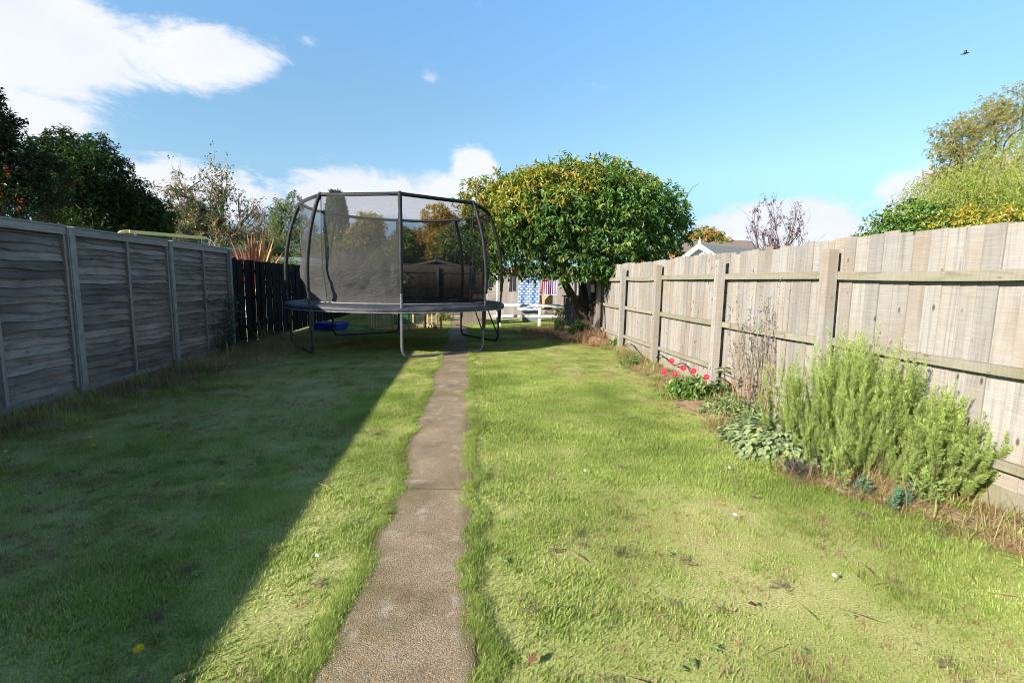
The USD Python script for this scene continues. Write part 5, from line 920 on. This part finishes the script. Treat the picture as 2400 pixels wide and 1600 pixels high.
def flower(owner, c, nrm, R, npet, mt, mc):
    nrm = unit(np.asarray(nrm, float)); a = unit(np.cross(nrm, [0.3, 0.2, 1.0])); b = np.cross(nrm, a); th = np.arange(npet) * 2 * np.pi / npet + rng.uniform(0, 1)
    D = np.cos(th)[:, None] * a + np.sin(th)[:, None] * b + nrm * 0.12; V, F_ = leaves(np.repeat(np.asarray(c, float)[None], npet, 0) + D * R * 0.15, D, np.repeat(nrm[None], npet, 0), R, R * 0.55, 0.12, 0.1)
    V2, F2 = leaves(np.repeat(np.asarray(c, float)[None], npet, 0) + nrm * 0.004, D @ np.eye(3) + rng.normal(0, 0.12, D.shape), np.repeat(nrm[None], npet, 0), R * 0.75, R * 0.42, 0.12, -0.1)
    f = put(owner, "flower", (np.vstack([V, V2]), np.vstack([F_, F2 + len(V)])), mt); put(f, "flower_centre", trimesh.creation.icosphere(1, R * 0.24).apply_scale([1, 1, 0.7]).apply_translation(np.asarray(c) + nrm * 0.006), mc, smooth=True)
for c in ((2.06, 6.0, 0.28), (1.91, 5.98, 0.31), (2.14, 5.95, 0.37), (2.28, 5.97, 0.33), (2.03, 6.06, 0.44), (2.42, 5.9, 0.27)):
    put(dh, "stem", tube(spline([(2.2, 5.95, 0.05), ((2.2 + c[0]) / 2, 5.95, c[2] * 0.7), np.array(c) - [0, 0, 0.01]], 7), 0.0035, 4), "twig"); flower(dh, c, (-0.35 + rng.normal(0, 0.35), -0.8 + rng.normal(0, 0.3), 0.5), 0.038, 12, "dahlia_red", "dahlia_yellow")
# tall aster
asr = Thing("tall_aster", "tall wispy fading aster with a few purple flowers against the pale fence", "flower", (2.74, 5.35, 0.02)); rng = np.random.default_rng(314); ms, P, D, pal = [], [], [], []
for i in range(34):
    o = np.array([2.72 + rng.normal(0, 0.09), 5.35 + rng.normal(0, 0.12), 0.02]); H = rng.uniform(0.7, 1.05) if i > 7 else rng.uniform(1.1, 1.48); e = o + [rng.normal(-0.04, 0.09), rng.normal(0.03, 0.09), H]; pts = spline([o, (o + e) / 2 + rng.normal(0, 0.03, 3), e], 9); ms.append(tube(pts, np.linspace(0.0045, 0.0018, 9), 4, False))
    k_ = 60; q = rng.uniform(0.05, 1.0, k_); c = np.stack([np.interp(q, np.linspace(0, 1, 9), pts[:, j]) for j in range(3)], 1); dd = rand_dir(rng, k_); P.append(c); D.append(dd + [0, 0, 0.35])
    pal.append(np.where((q < 0.45)[:, None], mixpal(rng, k_, [(0.3, 0.14, 0.10), (0.33, 0.23, 0.13)], [0.5, 0.5]), mixpal(rng, k_, [(0.12, 0.15, 0.07), (0.18, 0.19, 0.09), (0.25, 0.18, 0.12)], [0.5, 0.3, 0.2])) / GAIN * 1.2)
P, D, pal = np.vstack(P), np.vstack(D), np.vstack(pal); V, F_ = leaves(P, D, rand_dir(rng, len(P)), rng.uniform(0.02, 0.045, len(P)), 0.007, 0.2, 0.2); put(asr, "stems", join(ms), "twig", kind="stuff"); put(asr, "leaves", (V, F_), "thin_leaf", np.repeat(pal, 4, 0), kind="stuff")
for c in ((2.60, 5.3, 0.93), (2.615, 5.28, 0.91), (2.59, 5.32, 0.955), (2.80, 5.25, 0.79), (2.815, 5.24, 0.77), (2.72, 5.3, 1.12), (2.84, 5.3, 0.84)): flower(asr, c, (-0.4, -0.7, 0.5), 0.013, 12, "aster_purple", "dahlia_yellow")
# lanky single stem
lk = Thing("lanky_seedling", "single lanky stem topped by a few yellowing leaves before the second post", "plant", (2.52, 5.62, 0.02)); rng = np.random.default_rng(315); top = np.array([2.50, 5.62, 0.44]); put(lk, "stem", tube(spline([(2.52, 5.62, 0.0), (2.53, 5.62, 0.2), top], 8), 0.006, 6), "dark_twig")
for i in range(7):
    a = i * 2.4; d = np.array([math.cos(a), math.sin(a), 0.05]); V, F_ = leaves(np.array([top - zz * 0.01 * i]), d[None], np.array([[0, 0, 1.0]]), 0.11, 0.055, 0.1, 0.3); put(lk, "leaf", (V, F_), "leaf", np.repeat([[0.19, 0.17, 0.045]] if i % 2 else [[0.14, 0.18, 0.045]], 4, 0))
leafclump("mixed_weeds", "low tangle of green weeds between the dahlia and the tall aster", "weeds", (2.42, 5.15, 0.01), (0.36, 0.42, 0.17), 260, 5, 0.06, 0.022, [(0.09, 0.13, 0.05), (0.13, 0.17, 0.06), (0.2, 0.2, 0.09)], [0.4, 0.4, 0.2], "matt_leaf", 316)
leafclump("broad_leaved_weed", "broad dark leaves at the foot of the second pale post", "weeds", (2.68, 6.05, 0.01), (0.26, 0.22, 0.16), 70, 4, 0.09, 0.06, [(0.045, 0.08, 0.025), (0.1, 0.13, 0.035), (0.2, 0.14, 0.05)], [0.5, 0.35, 0.15], "leaf", 317)
leafclump("foxglove_rosette", "small dark green rosette at the bed edge before the third post", "plant", (2.07, 8.25, 0.01), (0.20, 0.18, 0.14), 34, 4, 0.13, 0.045, [(0.06, 0.10, 0.03), (0.1, 0.15, 0.045)], [0.5, 0.5], "leaf", 318)
leafclump("mallow_clump", "light green leafy clump at the foot of the fourth post", "plant", (2.3, 10.6, 0.01), (0.24, 0.22, 0.18), 60, 4, 0.1, 0.06, [(0.09, 0.15, 0.05), (0.13, 0.19, 0.06)], [0.5, 0.5], "leaf", 319)
def spurge(i, label, base, h, n):
    rng = np.random.default_rng(330 + i); t = Thing("spurge_seedling", label, "plant", base); C, A, Ls = [], [], []
    for _ in range(n): C.append(np.asarray(base) + rng.normal(0, 0.035, 3) * [1, 1, 0]); A.append(unit(np.array([rng.normal(0, 0.3), rng.normal(0, 0.3), 1]))); Ls.append(h * rng.uniform(0.6, 1.1))
    V, F_, T = needles(rng, np.array(C), np.array(A), np.array(Ls), 46, 0.034, 0.010, 1.1, [(0.05, 0.095, 0.055), (0.075, 0.13, 0.075)] if i < 3 else [(0.10, 0.15, 0.04), (0.14, 0.19, 0.06)], [0.5, 0.5]); put(t, "leaves", (V, F_), "matt_leaf", T, kind="stuff")
spurge(0, "blue green spurge seedling in the straw left of the others", (2.36, 3.12, 0.02), 0.15, 4); spurge(1, "blue green spurge seedling at the lawn edge below the rosemary gap", (2.44, 2.93, 0.01), 0.12, 5); spurge(2, "bushiest blue green spurge seedling in the straw under the rosemary", (2.56, 3.02, 0.02), 0.13, 6); spurge(3, "fresh yellow green seedling clump right of the spurge seedlings", (2.74, 2.98, 0.02), 0.19, 7); spurge(4, "tiny green seedling under the left side of the tall rosemary", (2.33, 3.42, 0.02), 0.16, 3)
rng = np.random.default_rng(340); lv = Thing("dead_lavender", "small grey dead lavender stump between the sage and the straw", "plant", (2.18, 3.52, 0.02)); a = rng.uniform(0, 6.28, 260); dd = np.stack([np.cos(a) * 0.8, np.sin(a) * 0.8, rng.uniform(0.2, 1, 260)], 1); V, F_ = leaves(np.repeat([[2.2, 3.5, 0.01]], 260, 0) + rng.normal(0, 0.05, (260, 3)) * [1, 1, 0.1], dd, rand_dir(rng, 260), rng.uniform(0.06, 0.15, 260), 0.004, 0.1, 0.1); put(lv, "stems", (V, F_), "matt_leaf", np.repeat([[0.14, 0.115, 0.10]], 1040, 0), kind="stuff")

# straw, dry stalks and clippings
def straw_protos(rng, n, rad, h, w, lean, mt, k_=3): return [("dry_stalks", blades(rng, n, rad, h, w, lean), mt) for _ in range(k_)]
rough("thatch", (0.07, 0.05, 0.03), (0.2, 0.15, 0.09), 12.0, 0.9); rough("rust_straw", (0.16, 0.075, 0.04), (0.34, 0.19, 0.10), 9.0, 0.8)
rng = np.random.default_rng(350)
def scatter(path_, label, protos_, pts, smin=0.7, smax=1.3):
    pts = np.asarray(pts, float); instancer(path_, protos_, pts, rng.uniform(0, 6.28, len(pts)), rng.uniform(smin, smax, len(pts)), rng.integers(0, len(protos_), len(pts)), label)
yb = rng.uniform(1.6, 11.0, 900); xb = bed_x(yb) + rng.uniform(-0.12, 1.0, 900) ** 1 * (right_x(yb) - 0.06 - bed_x(yb)); dn = meshkit.fbm(np.stack([xb * 1.5, yb * 1.1, 0 * xb], -1)); kp = (dn > 0.36) | (yb < 3.7)
scatter("/World/dry_stalks", "dry straw and dead stalks lying in the bed along the pale fence", straw_protos(rng, 26, 0.12, 0.16, 0.0036, 1.32, "dry_grass") + [("green_weed_tuft", blades(rng, 40, 0.09, 0.09, 0.006, 0.8), "grass")], np.stack([xb, yb, 0.012 + 0 * xb], 1)[kp])
yb = np.r_[rng.normal(11.7, 0.45, 260), rng.normal(13.2, 0.8, 240)]; xb = np.r_[rng.normal(2.0, 0.3, 260), rng.normal(0.95, 0.55, 240)]; kp = (xb < right_x(yb) - 0.1)
scatter("/World/dead_clippings", "heap of rusty dead clippings below the domed tree", straw_protos(rng, 36, 0.16, 0.2, 0.006, 1.35, "rust_straw") + straw_protos(rng, 30, 0.16, 0.16, 0.005, 1.35, "dry_grass", 1), np.stack([xb, yb, 0.01 + 0.13 * np.exp(-((xb - 2.0) / 0.4) ** 2 - ((yb - 11.7) / 0.6) ** 2)], 1)[kp])
yb = rng.uniform(2.6, 11.8, 900); xb = left_x(yb) + 0.05 + np.abs(rng.normal(0, 0.40, 900)) * np.clip((yb - 1) / 4, 0.5, 1.3)
scatter("/World/dead_weeds", "tangle of dead grass and weeds along the foot of the lap fence", straw_protos(rng, 30, 0.16, 0.17, 0.0034, 1.15, "dry_grass") + [("weed_tuft", blades(rng, 50, 0.11, 0.11, 0.006, 0.9), "grass")], np.stack([xb, yb, 0.015 + 0 * xb], 1))
N = 520; yb = 1.2 + 12 * rng.uniform(0, 1, N) ** 1.4; xb = rng.uniform(-5, 3, N); kp = in_lawn(xb, yb, 0.02); xb, yb = xb[kp], yb[kp]; n_ = len(xb); a = rng.uniform(0, 6.28, n_); L = rng.uniform(0.05, 0.2, n_); ms = []
V, F_ = leaves(np.stack([xb, yb, rng.uniform(0.02, 0.04, n_)], 1), np.stack([np.cos(a), np.sin(a), rng.normal(0, 0.06, n_)], 1), np.repeat([[0, 0, 1.0]], n_, 0), L, 0.0045, 0.2, 0.05); solo("straw_stalks", (V, F_), "dry_grass", "loose pale straw stalks lying about on the lawn", None, None, "stuff")
yb = rng.normal(9.0, 0.8, 260); xb = left_x(yb) + 0.45 + rng.normal(0, 0.4, 260)
scatter("/World/dry_grass_heap", "pale heap of raked dry grass at the end of the lap fence", straw_protos(rng, 60, 0.17, 0.16, 0.0036, 1.25, "dry_grass"), np.stack([xb, yb, 0.015 + 0 * xb], 1)[xb > left_x(yb) + 0.08])
N = 170; yb = 1.3 + 9 * rng.uniform(0, 1, N) ** 1.5; xb = rng.uniform(-4.5, 2.6, N); kp = in_lawn(xb, yb, 0.05); scatter("/World/dead_thatch", "small brown scuffs of dead thatch in the lawn", straw_protos(rng, 40, 0.07, 0.035, 0.004, 1.35, "thatch"), np.stack([xb, yb, 0.016 + 0 * xb], 1)[kp], 0.4, 1.2)
# flat dark rosettes of lawn weeds
wp = [("weed_rosette", leaves(np.zeros((11, 3)) + [0, 0, 0.012], np.stack([np.cos(np.arange(11) * 2.4), np.sin(np.arange(11) * 2.4), 0.12 + 0 * np.arange(11)], 1), np.repeat([[0, 0, 1.0]], 11, 0), rng.uniform(0.03, 0.07, 11), 0.02, 0.12, 0.12), "weed_leaf") for _ in range(3)]
rough("weed_leaf", (0.13, 0.19, 0.045), (0.2, 0.26, 0.08), 30.0, 0.6)
def scatter2(path_, label, pts): scatter(path_, label, [("weed_rosette", m_, "weed_leaf") for _, m_, _ in wp], pts, 0.3, 0.65)
N = 110; yb = 1.2 + 8 * rng.uniform(0, 1, N) ** 1.5; xb = rng.uniform(-4.5, 2.5, N); kp = in_lawn(xb, yb, 0.05); scatter2("/World/lawn_weeds", "flat dark weed rosettes growing in the lawn", np.stack([xb, yb, 0.012 + 0 * xb], 1)[kp])

# ------------------------------------------------------------------ left side plants
rng = np.random.default_rng(360); cw = Thing("climbing_weed", "straggling climbing weed on the far lap panel", "plant", (-5.3, 8.75, 0)); ms, P, D = [], [], []
for _ in range(26):
    yy = 8.75 + rng.normal(0, 0.12); o = np.array([left_x(yy) + 0.14, yy, 0.02]); y2 = yy + rng.normal(0.15, 0.3); e = np.array([left_x(y2) + rng.uniform(0.06, 0.2), y2, rng.uniform(0.3, 1.15)]); pts = spline([o, (o + e) / 2 + rng.normal(0, 0.06, 3), e], 8); ms.append(tube(pts, np.linspace(0.004, 0.0015, 8), 4, False)); q = rng.integers(1, 8, 26); P.append(pts[q] + rng.normal(0, 0.03, (26, 3))); D.append(rand_dir(rng, 26) + [0.5, 0, 0])
P, D = np.vstack(P), np.vstack(D); put(cw, "stems", join(ms), "dark_twig", kind="stuff"); V, F_ = leaves(P, D, rand_dir(rng, len(P)), rng.uniform(0.03, 0.07, len(P)), 0.03, 0.15, 0.2); put(cw, "leaves", (V, F_), "leaf", np.repeat(mixpal(rng, len(P), [(0.03, 0.055, 0.03), (0.05, 0.085, 0.05), (0.12, 0.19, 0.15)], [0.6, 0.34, 0.06]), 4, 0), kind="stuff")
def strap(name, label, base, n, L, W, cols, seed, lean=0.8):
    rng = np.random.default_rng(seed); t = Thing(name, label, "plant", base); b0 = np.asarray(base, float)
    for i in range(n):
        a = rng.uniform(0, 6.28); l_ = L * rng.uniform(0.6, 1.1); el = np.clip(rng.normal(lean, 0.3), 0.15, 1.3); d = np.array([math.cos(a) * math.sin(el), math.sin(a) * math.sin(el), math.cos(el)]); s_ = np.array([-math.sin(a), math.cos(a), 0]); q = np.linspace(0, 1, 6)[:, None]; c = b0 + rng.normal(0, 0.03, 3) * [1, 1, 0] + d * q * l_ - zz * (0.5 * q**2 * l_ * math.sin(el)); c[:, 2] = np.maximum(c[:, 2], 0.015); w = W * np.array([0.8, 1, 1, 0.8, 0.5, 0.05])[:, None]
        V = np.stack([c - s_ * w, c - zz * 0.003, c + s_ * w], 1).reshape(-1, 3); ii = np.arange(18).reshape(6, 3); put(t, "strap_leaf", (V, np.stack([ii[:-1, :-1], ii[:-1, 1:], ii[1:, 1:], ii[1:, :-1]], -1).reshape(-1, 4)), "thin_leaf", np.repeat(mixpal(rng, 1, cols, [1] * len(cols)), 18, 0))
strap("strap_leaved_tuft", "yellow green strap leaved tuft by the last lap fence post", (-4.78, 8.0, 0.01), 34, 0.42, 0.009, [(0.10, 0.14, 0.03), (0.2, 0.2, 0.05)], 371); strap("strap_leaved_tuft", "smaller strap leaved tuft nearer the second concrete post", (-4.9, 7.1, 0.01), 16, 0.32, 0.008, [(0.08, 0.11, 0.03), (0.17, 0.16, 0.05)], 372)
strap("dead_stalk_clump", "tall clump of dead stalks against the black picket fence", (-5.15, 9.95, 0.01), 60, 0.7, 0.0035, [(0.17, 0.13, 0.08), (0.12, 0.09, 0.06)], 373, 0.35)
leafclump("fence_foot_weeds", "low dark weeds at the foot of the picket fence", "weeds", (-5.2, 9.3, 0.01), (0.3, 0.45, 0.2), 120, 4, 0.06, 0.03, [(0.035, 0.06, 0.025), (0.06, 0.09, 0.035)], [0.6, 0.4], "leaf", 374)
# shrub and suckers at the foot of the tree
leafclump("tree_foot_shrub", "small glossy dark shrub at the foot of the domed tree trunk", "shrub", (1.72, 12.3, 0.05), (0.34, 0.3, 0.45), 90, 7, 0.11, 0.05, [(0.025, 0.055, 0.018), (0.045, 0.085, 0.025)], [0.6, 0.4], "glossy_leaf", 375); leafclump("hutch_shrub", "thin leafy shoots in front of the dark hutch", "shrub", (1.3, 13.2, 0.05), (0.22, 0.22, 0.75), 70, 5, 0.1, 0.04, [(0.035, 0.07, 0.02), (0.07, 0.11, 0.03), (0.2, 0.12, 0.03)], [0.5, 0.4, 0.1], "glossy_leaf", 376)
leafclump("patio_plants", "dry brown plants in pots beside the patio under the cardboard box", "plant", (1.5, 17.3, 0.02), (0.5, 0.3, 0.5), 200, 4, 0.09, 0.02, [(0.1, 0.09, 0.05), (0.16, 0.12, 0.07)], [0.5, 0.5], "matt_leaf", 377); leafclump("edging_plant", "small yellow green plant beyond the pet run beside the path", "plant", (-2.45, 17.2, 0.02), (0.35, 0.3, 0.35), 90, 4, 0.12, 0.05, [(0.1, 0.13, 0.04), (0.2, 0.18, 0.07)], [0.5, 0.5], "leaf", 378)
# ------------------------------------------------------------------ small things
plain("rubber_black", (0.015, 0.015, 0.016), 0.5); plain("feeder_red", (0.42, 0.02, 0.02), 0.35)
hs_ = Thing("garden_hose", "thin black hose looping along the foot of the pale fence", "hose", (2.6, 8, 0.1))
hp = [(right_x(y_) - 0.075, y_, z_) for y_, z_ in ((11.0, 0.05), (10.5, 0.16), (10.1, 0.12), (9.7, 0.2), (9.1, 0.06), (8.6, 0.04), (8.2, 0.2), (7.7, 0.12), (7.3, 0.2), (6.9, 0.05), (6.2, 0.2), (5.8, 0.05), (5.4, 0.16), (4.9, 0.03))]
put(hs_, "tube", tube(spline(hp, 110), 0.008, 6), "rubber_black")
bf_ = Thing("bird_feeder", "hanging bird feeder with red cap in front of the tree trunk", "bird feeder", (2.02, 12.3, 1.25))
cy = lambda r, h, z_: trimesh.creation.cylinder(r, h, sections=18).apply_translation((2.02, 12.3, z_))
put(bf_, "cap", cy(0.075, 0.035, 1.385), "feeder_red"); put(bf_, "seed_tube", cy(0.05, 0.16, 1.285), "white_plastic"); put(bf_, "base", cy(0.06, 0.02, 1.193), "white_plastic"); put(bf_, "wire", tube([(2.02, 12.3, 1.403), (2.0, 12.35, 1.85)], 0.004, 4), "dark_tube")
# bird
bird = Thing("bird", "small dark bird flying in the clear sky at upper right", "bird", (26.08, 30, 14.98)); c = np.array([26.08, 30, 14.98]); r_ = unit(np.array([0.75, -0.66, 0]))
import manifold3d as m3
def hull_chain(js):
    out = None
    for (p, a), (q, b) in zip(js[:-1], js[1:]):
        h = m3.Manifold.batch_hull([m3.Manifold.sphere(a, 12).translate(p), m3.Manifold.sphere(b, 12).translate(q)]); out = h if out is None else out + h
    return out
body = hull_chain([((-0.17, 0, 0.0), 0.012), ((-0.08, 0, 0.0), 0.03), ((0.03, 0, 0.0), 0.042), ((0.12, 0, 0.015), 0.028), ((0.16, 0, 0.015), 0.008)])
for s_ in (-1, 1): body = body + hull_chain([((0.03, 0.02 * s_, 0.02), 0.03), ((0.05, 0.14 * s_, 0.09), 0.02), ((-0.03, 0.26 * s_, 0.05), 0.008)]) + hull_chain([((-0.03, 0.02 * s_, 0.02), 0.02), ((-0.03, 0.13 * s_, 0.085), 0.012), ((-0.05, 0.25 * s_, 0.05), 0.006)])
Rm = np.array([[r_[0], -r_[1], 0], [r_[1], r_[0], 0], [0, 0, 1]]); bm_ = body.to_mesh(); plain("bird_dark", (0.02, 0.02, 0.022), 0.7)
put(bird, "body", (np.asarray(bm_.vert_properties[:, :3]) @ Rm.T * 1.15 + c, np.asarray(bm_.tri_verts)), "bird_dark", smooth=True)
# dug hole beside the nearest concrete post
rng = np.random.default_rng(400); q = trimesh.creation.icosphere(3, 1.0); v = q.vertices * [0.17, 0.2, 0.05] * (1 + 0.4 * (meshkit.fbm(q.vertices * 2.5, 3)[:, None] - 0.5)); v[:, 2] = np.maximum(v[:, 2], -0.02)
solo("soil_heap", (v + [-4.86, 5.15, 0.0], q.faces), "soil", "dark crumbled soil heap beside the nearest concrete post", "soil heap", smooth=True)
# fallen leaves, petals, dandelions, daisies
def copies(first, name, spots, group, label, cat):
    for (x_, y_, rz) in spots:
        p = numbered("/World/" + name); x = UsdGeom.Xform.Define(stage, p); x.GetPrim().GetReferences().AddInternalReference(first.path); x.GetPrim().SetInstanceable(True)
        UsdGeom.Xformable(x).ClearXformOpOrder(); x.AddTranslateOp(UsdGeom.XformOp.PrecisionDouble).Set(Gf.Vec3d(x_, y_, 0.0)); x.AddRotateZOp().Set(rz); tag(x.GetPrim(), label, cat, group)
leafmat("dead_leaf", 0.6, 0.2, 0.15)
lf_label = "curled reddish brown dead leaf lying on the lawn"
lf = Thing("fallen_leaf", lf_label, "leaf", (-0.72, 2.72, 0), "fallen leaves on the lawn"); V, F_ = leaves(np.array([[-0.03, 0, 0.022]]), np.array([[1.0, 0.1, 0.05]]), np.array([[0, 0.2, 1.0]]), 0.055, 0.032, 0.3, -0.3)
put(lf, "blade", (V + lf.loc, F_), "dead_leaf", np.repeat([[0.20, 0.085, 0.05]], 4, 0)); put(lf, "stalk", tube([lf.loc + [-0.05, 0, 0.028], lf.loc + [-0.03, 0, 0.03]], 0.0015, 4), "dark_twig")
copies(lf, "fallen_leaf", [(0.1, 1.62, 40), (1.06, 1.95, 190), (-2.35, 3.1, 80), (-1.25, 2.55, 250), (0.75, 7.2, 10), (1.35, 8.6, 130), (0.9, 9.3, 70), (0.2, 5.4, 200), (-1.45, 1.9, 20), (1.6, 6.1, 300), (-0.35, 8.9, 100), (1.75, 5.0, 15)], "fallen leaves on the lawn", lf_label, "leaf")
dl_label = "yellow dandelion flower in the shaded left lawn"
dn_ = Thing("dandelion", dl_label, "flower", (-1.35, 1.62, 0), "dandelions on the lawn"); rng = np.random.default_rng(410); put(dn_, "stem", tube([dn_.loc, dn_.loc + zz * 0.045], 0.002, 5), "weed_leaf"); flower(dn_, dn_.loc + zz * 0.048, (0.1, -0.3, 1), 0.017, 14, "dandelion_yellow", "dandelion_yellow")
copies(dn_, "dandelion", [(-3.35, 3.75, 0), (-3.55, 3.95, 60), (-1.9, 3.05, 100), (-2.6, 4.4, 30), (-3.9, 4.9, 0)], "dandelions on the lawn", dl_label, "flower")
dy_label = "small white daisy flower in the lawn"
dy = Thing("daisy", dy_label, "flower", (1.55, 2.15, 0), "daisies on the lawn"); put(dy, "stem", tube([dy.loc, dy.loc + zz * 0.04], 0.0018, 5), "weed_leaf"); flower(dy, dy.loc + zz * 0.042, (-0.1, -0.4, 1), 0.010, 12, "daisy_white", "dandelion_yellow")
copies(dy, "daisy", [(1.35, 2.75, 0), (0.55, 3.4, 0), (1.65, 3.5, 20), (-3.9, 3.6, 10), (-0.95, 2.25, 45), (-4.3, 7.2, 0)], "daisies on the lawn", dy_label, "flower")
pe = Thing("fallen_petals", "pink fallen dahlia petals on the grass before the red flowers", "petals", (1.8, 5.45, 0)); V, F_ = leaves(np.array([[1.8, 5.45, 0.03], [1.83, 5.47, 0.03], [1.78, 5.43, 0.032]]), rand_dir(np.random.default_rng(5), 3) * [1, 1, 0.1], np.repeat([[0, 0, 1.0]], 3, 0), 0.04, 0.025, 0.2, 0.1); put(pe, "petals", (V, F_), "dahlia_red", kind="stuff")
